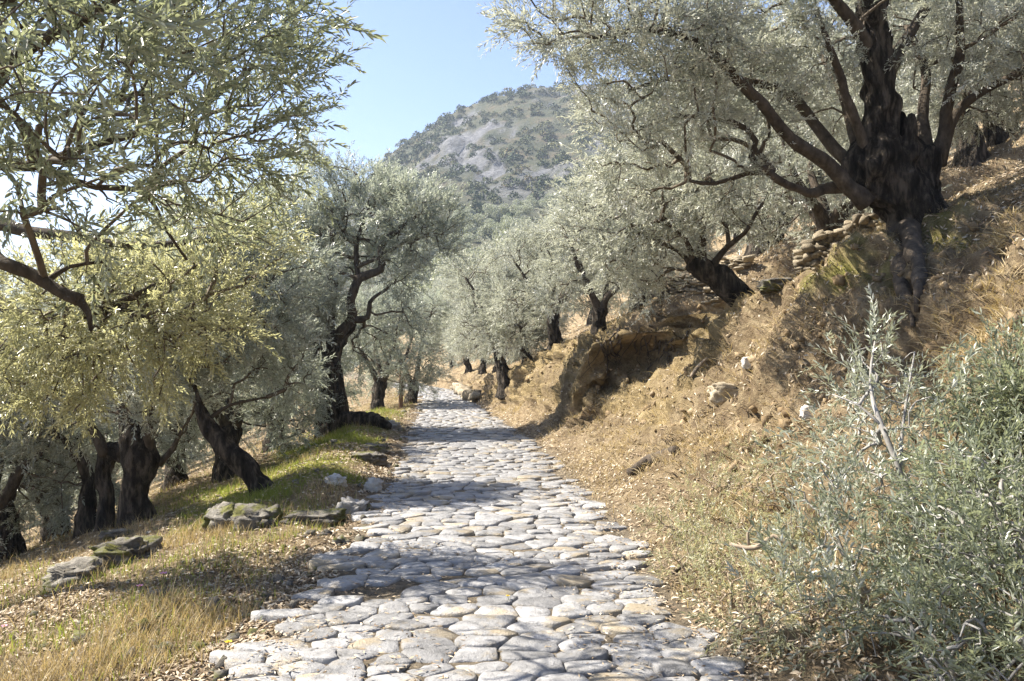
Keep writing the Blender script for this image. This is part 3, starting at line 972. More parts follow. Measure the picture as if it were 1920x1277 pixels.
# ---------------------------------------------------------------- trees left of the path
b = np.array([-4.3, 4.6, gz(-4.3, 4.6)])
tr = [(np.array([b + (0, 0, -.3), b + (.05, 0, .5), b + (.1, -.1, 1.3), b + (.3, -.2, 2.0)]), [.42, .34, .30, .22])]
lm = [(np.vstack([b + (.2, -.2, 1.5), at(-120, 440, 4.6), pix([(0, 492, .034), (60, 515, .032), (110, 545, .03), (150, 562, .034)], 4.3)[0]]), [.08, .05, .036, .034, .032, .036]),
      pix([(145, 560, 4.3, .028), (165, 585, 4.3, .018), (170, 620, 4.3, .012)]), pix([(85, 530, 4.35, .02), (130, 500, 4.4, .012), (200, 490, 4.5, .008)]),
      (np.vstack([b + (.3, -.2, 1.9), at(-150, 250, 4.2), at(0, 120, 3.8), at(140, 30, 3.6), at(300, -60, 3.6)]), [.10, .06, .035, .025, .014]),
      (np.vstack([b + (.3, -.2, 1.9), at(-100, 330, 4.6), at(60, 310, 4.6), at(200, 270, 4.7), at(350, 220, 4.8), at(470, 130, 4.9)]), [.09, .05, .028, .022, .016, .010]),
      (np.vstack([b + (.3, -.2, 2.0), at(-120, 100, 3.4), at(20, 0, 2.8), at(120, -60, 2.5)]), [.08, .04, .02, .012]),
      (np.vstack([at(60, 310, 4.6), at(180, 350, 4.8), at(270, 360, 5.0), at(310, 430, 5.1), at(350, 490, 5.2)]), [.022, .018, .015, .011, .008])]
blobs = bl([(20, 60, 2.6, .36), (110, 40, 2.7, .32), (60, 200, 3.0, .40), (180, 130, 3.4, .42), (200, 260, 3.7, .42), (60, 330, 3.6, .36), (150, 380, 3.8, .36), (310, 90, 4.0, .5), (320, 230, 4.3, .5),
            (420, 60, 4.4, .5), (430, 180, 4.7, .5), (480, 40, 4.8, .3), (510, 190, 4.9, .36), (480, 290, 5.2, .42), (360, 340, 4.9, .3), (400, 380, 5.6, .36),
            (560, 110, 4.9, .2), (120, 480, 4.4, .2), (250, -60, 3.6, .6), (430, -80, 4.4, .6), (60, -120, 3.0, .6), (-150, 200, 3.6, .6), (-250, 0, 4.0, .7), (0, -300, 4.4, .7)], 0.9)
build_tree('overhanging_olive_tree', 'near olive reaching in from the left edge with large dark leaves against the sky', b, tr, lm, blobs, 500, 1900, 'leaf_dark', 1.0, 18, True, 23, None, 0.15, 0.05, 0.06, 0.0024, out=0.7, rmax=0.016, bf=0.5, nogrow=(0, 1))

b = np.array([-5.4, 7.3, gz(-5.4, 7.3)])
tr = [(np.array([b + (0, 0, -.3), b + (.05, 0, .6), b + (.15, 0, 1.3), b + (.3, 0, 1.8)]), [.4, .32, .28, .2])]
lm = [(np.vstack([b + (.2, 0, 1.5), at(-60, 560, 7.2), at(60, 600, 7.0), at(200, 580, 6.9), at(330, 520, 6.9)]), [.12, .07, .05, .035, .02]),
      (np.vstack([b + (.3, 0, 1.7), at(-60, 450, 7.0), at(80, 440, 6.8), at(250, 460, 6.8), at(420, 450, 6.9)]), [.12, .07, .05, .035, .02]),
      (np.vstack([at(200, 580, 6.9), at(260, 590, 6.8), at(330, 640, 6.7)]), [.03, .02, .01])]
blobs = bl([(60, 590, 6.6, .55), (180, 600, 6.8, .6), (290, 570, 6.8, .6), (120, 690, 7.0, .5), (250, 670, 7.0, .5), (380, 530, 7.0, .5), (440, 440, 7.0, .45), (30, 680, 7.2, .45),
            (210, 500, 7.2, .4), (390, 620, 7.3, .35)])
build_tree('yellow_leaved_olive_tree', 'olive at the left with yellow green leaves lit from behind', b, tr, lm, blobs, 360, 1800, 'leaf_yellow', 1.05, 16, False, 24, None, 0.0, 0.05, 0.06)

# stout double trunk
b = base_at(250, 978, 11.0)
tr = [(np.vstack([low(250, 11), pix([(250, 965, .29), (254, 910, .28), (262, 865, .34), (250, 820, .24), (240, 790, .12)], 11)[0]]), [.27, .20, .185, .26, .2, .09]),
      (np.vstack([low(200, 11.4), pix([(200, 940, .17), (192, 890, .2), (205, 845, .18), (235, 850, .2)], 11.4)[0]]), [.15, .105, .115, .12, .13]),
      (np.vstack([low(165, 11.9), pix([(162, 950, .13), (166, 905, .09), (158, 870, .09), (128, 835, .055), (105, 814, .045), (66, 830, .035)], 11.9)[0]]), [.2, .13, .09, .09, .055, .045, .035]),
      (pix([(258, 950, .2), (290, 972, .1)], 11))]
lm = [pix([(285, 850, 11, .08), (288, 790, 10.9, .06), (300, 740, 10.8, .045), (290, 660, 10.7, .03)]), pix([(240, 830, 11, .1), (225, 760, 11, .07), (190, 690, 10.9, .05), (150, 620, 10.8, .03)]),
      pix([(70, 829, 11.9, .03), (30, 800, 11.8, .025), (-30, 780, 11.7, .015)]), pix([(200, 850, 11.3, .08), (170, 790, 11.4, .05), (110, 740, 11.5, .035), (50, 700, 11.5, .02)]), pix([(300, 870, 11, .05), (325, 840, 11, .035), (345, 800, 11, .02)])]
build_tree('stout_olive_tree', 'stout olive with a thick doubled trunk standing in the grass at left', b, tr, lm, bl([(60, 720, 11.3, .8), (170, 680, 11, .85), (280, 690, 10.8, .8), (225, 785, 10.4, .32), (100, 790, 11.4, .55), (330, 770, 11.2, .5), (340, 640, 11, .7), (30, 620, 11, .8), (200, 580, 11.2, .9), (420, 720, 11.5, .4), (-60, 760, 11.5, .8), (300, 540, 11.2, .8)]),
           560, 3600, 'leaf_silver', 1.15, 16, False, 25, None, 0.15, 0.03, 0.06)

# leaning trunk
b = base_at(500, 938, 10.4)
tr = [(np.vstack([low(530, 10.4), pix([(500, 925, .19), (470, 885, .18), (430, 845, .17), (395, 808, .15), (378, 775, .10), (368, 735, .075), (356, 700, .07)], 10.4)[0]]), [.22, .145, .135, .125, .11, .08, .06, .055]),
      (np.vstack([low(488, 10.3), pix([(478, 900, .14)], 10.35)[0]]), [.11, .08])]
lm = [pix([(358, 712, 10.4, .065), (370, 660, 10.4, .045), (410, 610, 10.4, .035), (450, 560, 10.5, .025)]), pix([(356, 700, 10.4, .05), (330, 630, 10.3, .035), (310, 560, 10.2, .022)]), pix([(385, 790, 10.4, .03), (430, 760, 10.6, .02), (500, 745, 10.8, .012)])]
build_tree('slanting_olive_tree', 'slender olive whose bare trunk slants up to the left from the grass', b, tr, lm, bl([(350, 610, 10.4, .7), (440, 550, 10.6, .8), (500, 630, 10.8, .6), (290, 560, 10.2, .7), (400, 470, 10.6, .7), (520, 520, 11, .6), (450, 680, 10.8, .4), (540, 700, 11.2, .4)]),
           460, 3000, 'leaf_green', 1.15, 16, False, 26, None, 0.15, 0.03, 0.05)

# tall olive beside the path with the bent limb
b = base_at(630, 812, 18.3)
tr = [(np.vstack([low(636, 18.3), pix([(630, 790, .28), (625, 740, .26), (612, 690, .32), (600, 662, .2)], 18.3)[0]]), [.4, .28, .26, .32, .2]),
      (np.vstack([low(604, 18.6), pix([(602, 770, .16), (600, 720, .18), (606, 690, .2)], 18.5)[0]]), [.22, .16, .18, .2]),
      (pix([(622, 710, .22), (628, 665, .19), (640, 635, .16), (658, 604, .13)], 18.3)),
      (np.vstack([at(636, 795, 18.2), low(690, 18.0, .12), low(735, 17.8, .08)]), [.2, .17, .1]),
      (pix([(606, 690, .2), (588, 660, .12)], 18.4))]
lm = [pix([(640, 632, 18.3, .14), (661, 600, 18.3, .11), (658, 561, 18.2, .10), (672, 523, 18.2, .095), (711, 504, 18.1, .08), (714, 465, 18.1, .07), (742, 434, 18.0, .055), (790, 400, 18, .03)]),
      pix([(661, 600, 18.3, .09), (689, 594, 18.3, .06), (693, 565, 18.3, .045), (730, 540, 18.4, .03)]), pix([(622, 665, 18.4, .13), (620, 600, 18.5, .1), (628, 523, 18.6, .08), (622, 460, 18.7, .06), (640, 380, 18.8, .035)]),
      pix([(600, 670, 18.4, .12), (580, 600, 18.3, .08), (560, 520, 18.2, .06), (540, 440, 18.1, .035)]), pix([(590, 665, 18.4, .09), (560, 630, 18.2, .06), (520, 590, 18, .04)]), pix([(672, 523, 18.2, .06), (668, 460, 18.4, .05), (690, 390, 18.5, .03)])]
build_tree('tall_olive_tree', 'tall olive on the left verge with a limb bent out over the path', b, tr, lm, bl([(530, 430, 18.2, 1.1), (610, 390, 18.6, 1.1), (690, 400, 18.6, 1.0), (760, 400, 18, .9), (815, 410, 18, .6), (800, 470, 18, .6), (640, 330, 18.6, .55), (740, 350, 18.4, .5),
            (560, 540, 17.6, .9), (520, 620, 17.6, .9), (650, 470, 19, .9), (740, 510, 18.6, .6), (580, 310, 18.4, .4), (480, 520, 18, .8), (690, 640, 19, .6), (570, 690, 17.6, .45), (760, 590, 19, .5)]),
           800, 5200, 'leaf_green', 1.5, 16, False, 27, None, 0.3, 0.045, 0.08, 0.006)
# ---------------------------------------------------------------- the rest of the grove: four kinds of olive, copied
def proto_tree(seed, label, group, hgt, lean, leaf):
    rng = np.random.default_rng(seed)
    b = np.zeros(3)
    th = rng.uniform(0.9, 1.4)
    top = np.array([lean[0], lean[1], th])
    tr = [(np.array([(0, 0, -.5), (0, 0, .05), top * .5 + (rng.normal(0, .08), 0, 0), top]), [.42, .30, .24, .26])]
    for k in range(3):
        a = rng.uniform(0, 6.28)
        tr.append((np.array([(.25 * math.cos(a), .25 * math.sin(a), -.4), (.14 * math.cos(a), .14 * math.sin(a), .25), top * .6]), [.2, .14, .15]))
    lm, blobs = [], []
    n = rng.integers(4, 6)
    for k in range(n):
        a = k * 6.283 / n + rng.normal(0, .3)
        d = np.array([math.cos(a), math.sin(a), 0])
        r = rng.uniform(1.1, 1.7); z = hgt * rng.uniform(.6, .85)
        p1 = top + d * .3 + (0, 0, .35); p2 = top + d * r * .65 + (0, 0, (z - th) * .55) + rng.normal(0, .12, 3); p3 = top + d * r + (0, 0, z - th)
        lm.append((np.array([top - (0, 0, .2), p1, p2, p3]), [.15, .11, .07, .03]))
        blobs.append((p3, (.95, .95, .8))); blobs.append((p2 + d * .5 + (0, 0, -.2), (.7, .7, .6))); blobs.append((top + d * r * 1.15 + (0, 0, .25 + rng.uniform(-.2, .4)), (.75, .75, .65)))
    for k in range(5):
        blobs.append((top + np.array([rng.normal(0, .6), rng.normal(0, .6), hgt - th - rng.uniform(.2, .9)]), (.9, .9, .7)))
    return build_tree('olive_tree', label, b, tr, lm, blobs, 340, 3000, leaf, 1.6, 16, False, seed, group, .2, .05, .07, .006, slen=.22)

LG, RG = 'olive trees of the grove left of the path', 'olive trees of the grove on the right hillside'
LLAB = 'dark trunked olive in the dense grove behind the left verge'
RLAB = 'grey green olive among the trees on the right hillside'
protos = [proto_tree(31, RLAB, RG, 4.3, (.25, 0), 'leaf_silver'), proto_tree(32, RLAB, RG, 4.6, (-.3, .1), 'leaf_silver'),
          proto_tree(33, LLAB, LG, 4.4, (.2, .1), 'leaf_green'), proto_tree(34, LLAB, LG, 4.8, (-.2, 0), 'leaf_green')]
used = set()
def place(k, x, y, s, label, group, rz=None):
    rng = np.random.default_rng(int(abs(x * 131 + y * 977)))
    rz = rng.uniform(0, 6.28) if rz is None else rz
    z = gz(x, y)
    if k not in used:
        used.add(k); r = protos[k]
        r.location, r.rotation_euler, r.scale = (x, y, z), (0, 0, rz), (s, s, s)
        r['label'], r['group'] = label, group
    else:
        r = dup(protos[k], (x, y, z), rz, s, label, group)
    return r
def single(k, px, d, s, label, rz=None):
    x = (px - 960) / FPX * d
    r = place(k, x, d, s, label, 'x', rz)
    del r['group']
    return r
single(0, 948, 25.0, .85, 'olive with a dark leaning trunk at the top of the bank near the path bend', 3.3)
single(1, 990, 24.0, .62, 'small olive with a stubby black trunk just right of the leaning one', 1.0)
single(0, 1042, 21.5, .7, 'thin trunked olive on the bank edge above the yellow earth face', 4.2)
single(1, 1122, 17.6, .62, 'olive with black roots at the lip of the dark hollow', 2.0)
T4 = [o for o in COL.objects if o.get('label', '').startswith('olive with black roots')][0]
def hanging_roots():
    rng = np.random.default_rng(12)
    parts = []
    iw = Matrix.LocRotScale(T4.location, T4.rotation_euler, T4.scale).inverted()
    for k in range(26):
        px, py = rng.uniform(1115, 1300), rng.uniform(606, 640)
        pts = []
        for s in range(5):
            h, nn = hit(px, py)
            if h is None: break
            pts.append(h + nn * rng.uniform(-.01, .05))
            px += rng.normal(-3, 9); py += rng.uniform(8, 22)
        if len(pts) < 4 or max(np.linalg.norm(np.diff(np.array(pts), axis=0), axis=1)) > 1.0: continue
        P, R_ = spline(np.array([iw @ Vector(p) for p in pts]), list(np.linspace(rng.uniform(.018, .045), .006, len(pts))), .08)
        parts.append(tube_tris(P, R_, 6, .3, k))
    V, T = join(parts)
    obj('roots', new_mesh('roots', V, T, None, True), M['limb'], T4, 'stuff')
hanging_roots()
single(0, 1195, 19.5, .78, 'olive standing behind the lip of the dark hollow', .5)
single(1, 1425, 17.0, .9, 'grey olive behind the rubble wall of the right hillside', 5.0)
single(0, 1560, 13.2, .78, 'olive with a black forked trunk just behind the huge old olive', 1.2)
single(1, 1828, 16.5, 1.0, 'olive with a thick black trunk high on the slope at upper right', .3)
single(0, 1893, 18.0, .9, 'slimmer dark olive beside it at the upper right edge of the slope', 2.6)
single(2, 425, 14.6, .8, 'olive with a thin upright trunk behind the slanting one', 1.0)
single(3, 515, 19.0, .85, 'olive with a short dark trunk left of the tall one', 2.2)
single(2, 708, 27.5, .85, 'olive with a bent black trunk beside the wooden post', .7)
single(3, 768, 30.0, .8, 'olive close behind the wooden post', 4.0)
single(2, 25, 13.0, .72, 'small low olive down the slope at the lower left edge', 2.9)
RNG2 = np.random.default_rng(77)
def fill(n, kinds, test, label, group, mind):
    pts = []
    tries = 0
    while len(pts) < n and tries < 8000:
        tries += 1
        y = RNG2.uniform(11, 75); x = RNG2.uniform(-48, 48)
        if abs(x) > 0.66 * y + 2 or not test(x, y): continue
        if any((x - a) ** 2 + (y - c) ** 2 < mind ** 2 for a, c in pts): continue
        pts.append((x, y))
    for i, (x, y) in enumerate(pts):
        place(kinds[i % len(kinds)], x, y, RNG2.uniform(.8, 1.1), label, group)
single(3, -20, 12.2, .8, 'silvery olive at the left edge of the photo below the stout olive', 1.6)
single(2, 110, 14.5, .85, 'pale olive down the slope behind the doubled trunk', 3.6)
single(3, 330, 16.5, .8, 'pale olive between the doubled trunk and the slanting trunk', 5.2)
fill(34, (2, 3), lambda x, y: LEFT(y) - 42 < x < LEFT(y) - 4.2 and (y > 20 or x < LEFT(y) - 6.5) and y > 16.5, LLAB, LG, 3.6)
fill(40, (0, 1), lambda x, y: RIGHT(y) + 4.5 < x and y > 15 and not (x / y < .2 and y < 22), RLAB, RG, 3.9)
# trees that close the bend of the path
for px, d, s, k in ((850, 47, .7, 0), (880, 42, .65, 1), (905, 36, .6, 0), (930, 33, .7, 1), (845, 58, .85, 0), (815, 62, .8, 3), (870, 66, .9, 1), (900, 55, .85, 0), (940, 44, .8, 1)):
    place(k, (px - 960) / FPX * d, d, s, 'pale olive at the far bend of the cobbled path', 'olive trees at the bend of the path')

# say which background tree is which: by the nearest tree or thing one can find, its side of it and how far back it stands
LAND = [('the stout doubled trunk', 225), ('the slanting trunk', 430), ('the short dark trunk', 515), ('the tall olive', 630), ('the wooden post', 752), ('the path bend', 850),
        ('the dark leaning trunk', 948), ('the dark hollow', 1150), ('the leaning stump', 1350), ('the rubble wall', 1560), ('the huge old olive', 1700), ('the upper right corner', 1880)]
ORD = ['nearest', 'second nearest', 'third nearest', 'fourth nearest', 'fifth nearest', 'sixth nearest', 'seventh nearest', 'eighth nearest', 'ninth nearest', 'tenth nearest', 'eleventh nearest', 'twelfth nearest', 'thirteenth nearest', 'fourteenth nearest', 'fifteenth nearest', 'sixteenth nearest', 'seventeenth nearest', 'eighteenth nearest', 'nineteenth nearest', 'farthest']
buckets = {}
for o in list(COL.objects):
    if o.type == 'EMPTY' and o.get('group') in (LG, RG, 'olive trees at the bend of the path'):
        px = 960 + FPX * o.location.x / o.location.y
        nm, lx = min(LAND, key=lambda q: abs(q[1] - px))
        side = 'just left of' if px < lx - 22 else 'just right of' if px > lx + 22 else 'straight behind'
        buckets.setdefault((side, nm), []).append(o)
for (side, nm), os_ in buckets.items():
    os_.sort(key=lambda o: o.location.y)
    for i, o in enumerate(os_):
        where = ('' if len(os_) == 1 else ORD[min(i, 19)] + ' ')
        o['label'] = where + 'background olive ' + side + ' ' + nm
# ---------------------------------------------------------------- olives and scrub on the mountainside
def far_tree(seed):
    rng = np.random.default_rng(seed)
    t = thing('hillside_olive_tree', 'rounded pale olive tree on the foot of the mountain', 'olive tree', (0, 0, 0), 'olive trees on the foot of the mountain')
    P, R = spline(np.array([(0, 0, -.6), (0, 0, .8), (.1, 0, 1.8), (.1, .1, 2.8)]), [.35, .28, .24, .1], .5)
    V, T = tube_tris(P, R, 7, .2, seed)
    obj('trunk', new_mesh('trunk', V, T, None, True), M['bark'], t)
    nb = 9
    c = np.column_stack([rng.normal(0, 1.0, nb), rng.normal(0, 1.0, nb), rng.uniform(2.0, 4.2, nb)])
    n = 3600
    k = rng.integers(0, nb, n)
    u = unit(rng.normal(size=(n, 3))) * (rng.uniform(.3, 1, n) ** .4)[:, None]
    p = c[k] + u * np.array([1.15, 1.15, 1.0])
    a = unit(rng.normal(size=(n, 3))); bq = unit(np.cross(a, rng.normal(size=(n, 3))))
    L, W = .22, .10
    V = np.stack([p, p + a * L * .5 + bq * W, p + a * L, p + a * L * .5 - bq * W], 1).reshape(-1, 3)
    i = (np.arange(n) * 4)[:, None]
    F = np.concatenate([i + np.array([[0, 1, 2]]), i + np.array([[0, 2, 3]])])
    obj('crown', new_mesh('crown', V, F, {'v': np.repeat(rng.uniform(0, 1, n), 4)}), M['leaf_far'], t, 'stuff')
    return t
fars = [far_tree(s) for s in (61, 62, 63)]
def mz(x, y):
    h = MBVH.ray_cast(Vector((x, y, 400)), Vector((0, 0, -1)))
    return h[0].z if h[0] is not None else 0
fp = []
tries = 0
while len(fp) < 75 and tries < 20000:
    tries += 1
    y = RNG2.uniform(72, 235); x = y * RNG2.uniform(-.14, .07)
    if any((x - a) ** 2 + (y - c) ** 2 < (4.6 + y * .008) ** 2 for a, c in fp): continue
    if y > 190 and RNG2.uniform() < .4: continue
    fp.append((x, y))
for i, (x, y) in enumerate(fp):
    z = max(mz(x, y), gz(x, y) if y < 190 else -99); s = RNG2.uniform(.8, 1.25)
    if i < 3:
        fars[i].location, fars[i].scale = (x, y, z), (s, s, s)
    else:
        dup(fars[i % 3], (x, y, z), RNG2.uniform(0, 6.28), s)

def scrub():
    rng = np.random.default_rng(9)
    ctr = MV[MF].mean(1); rk = MROCK[MF].mean(1)
    e1 = MV[MF[:, 1]] - MV[MF[:, 0]]; e2 = MV[MF[:, 3]] - MV[MF[:, 0]]
    area = np.linalg.norm(np.cross(e1, e2), axis=1)
    dens = area * (1.04 - np.clip(rk * .88, 0, 1)) * (ctr[:, 1] > 185) * (ctr[:, 1] < 520) * (ctr[:, 0] / ctr[:, 1] > -.3) * (ctr[:, 0] / ctr[:, 1] < .22)
    dens *= 0.5 + 0.5 * sstep(-.2, .2, fbm(ctr * .03, 3, 71))
    n = 2200
    f = rng.choice(len(ctr), n, p=dens / dens.sum())
    c = ctr[f] + rng.normal(0, .8, (n, 3)) * (1, 1, 0)
    R = rng.uniform(1.0, 2.6, n) * (1 + .5 * (rng.uniform(size=n) < .2))
    m = 110
    u = unit(rng.normal(size=(n, m, 3))); u[..., 2] = np.abs(u[..., 2]) * 1.0 - .12
    lump = 0.72 + 0.5 * vnoise((u * 1.9 + c[:, None] * .37).reshape(-1, 3), 5).reshape(n, m)
    p = c[:, None] + u * (R[:, None] * lump)[..., None] * rng.uniform(.75, 1.0, (n, m, 1))
    a = unit(rng.normal(size=(n, m, 3))); bq = unit(np.cross(a, u + .3 * rng.normal(size=(n, m, 3))))
    L = (.30 * R[:, None, None]); 
    V = np.stack([p - a * L * .5 , p + bq * L * .7, p + a * L * .6], 2).reshape(-1, 3)
    F = np.arange(len(V)).reshape(-1, 3)
    v = np.clip(rng.uniform(0, 1, (n, 1)) ** 1.3 * .9 + rng.normal(0, .07, (n, m)), 0, 1)
    tag(obj('hillside_scrub', new_mesh('hillside_scrub', V, F, {'v': np.repeat(v.ravel(), 3)}), M['scrub'], None, 'stuff'), 'dark green scrub covering the rocky mountain behind the grove', 'scrub')
scrub()

# ---------------------------------------------------------------- the shrubs in the right foreground
def build_shrub(name, label, blobs, roots, n_att, n_sprig, leaf, seed, lscale=.75, up=.45, twig='twig', rtip=.0022, n_leaf=16, nodes=None):
    return build_tree(name, label, roots[0], None, roots_to_limbs(roots, blobs, seed) if nodes is None else nodes, blobs, n_att, n_sprig, leaf, lscale, n_leaf, False, seed, None, up, twigmat=twig, rtip=rtip, cat='shrub', out=.3, bf=.2, limbmat=twig, rmax=.012)
def roots_to_limbs(roots, blobs, seed):
    rng = np.random.default_rng(seed)
    L = []
    for c, r in blobs:
        q = min(roots, key=lambda p: np.linalg.norm(p - c))
        mid = (q + c) / 2 + rng.normal(0, .08, 3) + (0, 0, .08)
        L.append((np.array([q - (0, 0, .05), mid, c]), [.013, .010, .005]))
    return L
def gp(x, y): return np.array([x, y, gz(x, y)])
blobs = bl([(1640, 700, 5.2, .24), (1700, 680, 5.2, .2), (1600, 800, 5.2, .3), (1690, 790, 5.0, .3), (1560, 880, 5.1, .26), (1640, 930, 4.8, .38), (1540, 980, 4.9, .30), (1620, 1060, 4.6, .34), (1700, 1000, 4.6, .36), (1520, 1080, 4.7, .26), (1580, 1160, 4.4, .26), (1660, 1180, 4.3, .28), (1480, 1150, 4.6, .2)], 1.0)
stem = pix([(1765, 1240, 4.55, .020), (1745, 1100, 4.6, .019), (1722, 1000, 4.65, .018), (1692, 900, 4.7, .017), (1655, 800, 4.8, .014), (1632, 720, 5.0, .009), (1640, 640, 5.2, .005)])
r0 = gp(*at(1765, 1200, 4.55)[:2])
stem[0][0] = r0
nodes = [stem, pix([(1690, 900, 4.7, .012), (1690, 830, 4.8, .010), (1700, 750, 4.9, .007), (1715, 660, 5.1, .004)]), pix([(1655, 800, 4.8, .009), (1610, 760, 4.9, .006), (1560, 740, 5.0, .004)])]
nodes += roots_to_limbs([r0, gp(r0[0] - .3, r0[1] + .2)], blobs[4:], 41)
build_shrub('silvery_olive_shrub', 'silvery young olive with a pale bent stem in the right foreground', blobs, [r0], 260, 500, 'leaf_shrub', 41, .98, .4, 'grey_twig', .0026, 14, nodes=nodes)
blobs = bl([(1800, 930, 4.4, .28), (1900, 910, 4.3, .28), (1850, 1030, 4.1, .36), (1760, 1100, 4.2, .30), (1920, 1000, 3.9, .36), (1820, 1180, 3.8, .30), (1910, 1150, 3.6, .34), (1720, 1220, 4.0, .24), (2000, 1100, 3.6, .4), (1870, 1270, 3.5, .28), (1780, 980, 4.5, .3)], 1.0)
rts = [gp(1.95, 3.7), gp(2.3, 4.0), gp(2.2, 3.4), gp(2.6, 4.3)]
build_shrub('tangled_olive_shrub', 'dense tangled dark shrub with grey twigs at the lower right corner', blobs, rts, 950, 950, 'leaf_dark', 42, .9, .3, 'grey_twig', .003, 14)
blobs = bl([(1860, 800, 5.0, .26), (1920, 770, 4.9, .26), (1910, 690, 5.2, .14), (1820, 830, 5.0, .2), (1960, 790, 4.8, .3)], 1.0)
build_shrub('glossy_green_shrub', 'glossy green leaved bush on the bank at the right edge', blobs, [gp(3.1, 5.1), gp(2.9, 5.4)], 150, 520, 'leaf_dark', 43, .95, .35, 'twig', .002, 14)
blobs = []
rg = np.random.default_rng(44)
for px, py, r in ((1290, 1000, .22), (1340, 940, .2), (1380, 1040, .24), (1300, 1100, .2), (1420, 960, .22), (1440, 1080, .24), (1380, 1140, .2), (1460, 1180, .2), (1330, 1060, .2), (1480, 880, .22), (1420, 860, .2), (1500, 1020, .22), (1540, 1200, .22), (1400, 1210, .14)):
    h, nn = hit(px, py)
    blobs.append((h + nn * .12, (r * 1.5, r * 1.4, r * .9)))
build_shrub('low_thorny_scrub', 'low tangle of fine green and straw coloured scrub along the right edge of the path', blobs, [b_[0] - (0, 0, .25) for b_ in blobs], 950, 1000, 'leaf_yellow', 44, .62, .5, 'dead_twig', .0016, 12)
# dead branches lying in the scrub
def stick(name, label, pts, rr, m='dead_twig', cat='dead branch', sub=None):
    P, R = spline(pts, rr, .04)
    c = P[0].copy()
    t = tag(obj(name, new_mesh(name, *(lambda v: (v[0] - c, v[1]))(tube_tris(P, R, 8, .3, 5)), None, True), M[m], None, None, c), label, cat)
    for q, qr in (sub or []):
        P2, R2 = spline(q, qr, .04)
        v = tube_tris(P2, R2, 6, .3, 6)
        obj('side_branch', new_mesh('side_branch', v[0] - c, v[1], None, True), M[m], t)
    return t
stick('dead_branch', 'bare forked brown branch poking out of the low scrub', pix([(1370, 1020, 5.0, .012), (1400, 1028, 4.95, .016), (1430, 1022, 4.9, .018), (1450, 1005, 4.9, .014), (1490, 1030, 4.85, .012)])[0], [.012, .016, .018, .014, .012],
      sub=[(pix([(1405, 1026, 4.95, .01), (1402, 1000, 4.95, .008), (1412, 985, 4.95, .005)])[0], [.01, .008, .005])])
def on(px, py, lift=.03):
    h, nn = hit(px, py)
    return h + nn * lift
stick('fallen_log', 'broken dark log lying on the foot of the right bank', np.array([on(1185, 892, .05), on(1225, 872, .06), on(1268, 850, .06)]), [.05, .085, .06], 'limb', 'log')
stick('dead_stick', 'thin stick lying across the path step', np.array([on(1262, 1092, .06), on(1275, 1085, .07), on(1290, 1078, .08)]), [.012, .016, .012], 'limb', 'stick')
stick('slanting_stick', 'pale stick stuck on the earth edge of the bank', np.array([on(1296, 708, .04), on(1315, 690, .05), on(1330, 668, .05)]), [.02, .025, .015], 'dead_twig', 'stick')

# ---------------------------------------------------------------- rocks and dry-stone walls
def rock_mesh(seed, sx, sy, sz, flat=.5, sub=2, rough=.35):
    import bmesh
    bm = bmesh.new()
    bmesh.ops.create_icosphere(bm, subdivisions=sub, radius=1)
    co = np.array([v.co[:] for v in bm.verts])
    F = np.array([[v.index for v in f.verts] for f in bm.faces])
    bm.free()
    co = np.sign(co) * np.abs(co) ** .55
    q = co + seed * 3.1
    co = co * (1 + rough * fbm(q * 1.4, 2, seed) - (.9 * rough * (0.25 - np.abs(fbm(q * np.array([1.6, 1.6, 3.0]), 3, seed + 5, .6))).clip(0) * 4 if sub > 2 else 0))[:, None]
    if sub > 2:
        co[:, :2] *= (1 + .16 * ((co[:, 2:3] * 2.6 + .6 * fbm(q * 1.1, 2, seed + 8)[:, None]) % 1.0 - .5))
        co += rough * .22 * np.stack([fbm(q * 4 + k * 9, 3, seed + k) for k in range(3)], 1)
    return co * np.array([sx, sy, sz]), F
def rock(name, label, px, py, sx, sy, sz, seed, m='rock', rz=0, sink=.5, tilt=0):
    h, nn = hit(px, py)
    V, F = rock_mesh(seed, sx, sy, sz, .5, 4, .32)
    V = V * (1, 1, 1.2)
    o = obj(name, new_mesh(name, V, F, None, False), M[m], None, None, h + np.array([0, 0, sz * (1 - 2 * sink)]))
    o.rotation_euler = (tilt, 0, rz)
    return tag(o, label, 'rock')
rock('flat_rock', 'long flat dark ledge rock at the edge of the grassy verge', 592, 978, .33, .22, .09, 1)
rock('grey_rock', 'pale grey boulder beside the end of the flat ledge', 664, 958, .17, .15, .12, 2, 'pale_stone')
rock('grey_rock', 'upright pale stone on the path edge above the grey boulder', 700, 920, .11, .11, .13, 3, 'pale_stone')
rock('grey_rock', 'small half buried stone in the mossy grass', 630, 905, .13, .12, .08, 4, 'pale_stone')
rock('dark_rock', 'craggy dark rock below the slanting trunk', 480, 985, .26, .2, .16, 5)
rock('dark_rock', 'jutting dark rock left of the craggy one', 420, 985, .2, .2, .2, 6, tilt=.3)
rock('slab_rock', 'slab of rock with a shaded front in the mossy verge', 688, 862, .3, .25, .1, 7)
rock('slab_rock', 'low slab behind the verge slab near the path', 700, 842, .22, .2, .07, 8)
rock('mossy_rock', 'mossy rock below the short dark trunked olive', 560, 842, .35, .25, .13, 9)
rock('mossy_outcrop', 'black and mossy outcrop below the stout olive', 235, 1050, .3, .28, .2, 10, sink=.55)
rock('mossy_outcrop', 'low crumbling outcrop farther down the left slope', 150, 1080, .26, .26, .14, 11, sink=.58)
rock('slab_rock', 'pale tilted slab on top of the left outcrop', 225, 1005, .22, .12, .05, 12, 'rock', .4, .3)
rock('small_stone', 'single grey stone lying in the dry grass', 300, 1122, .09, .05, .05, 13, 'rock', .5)
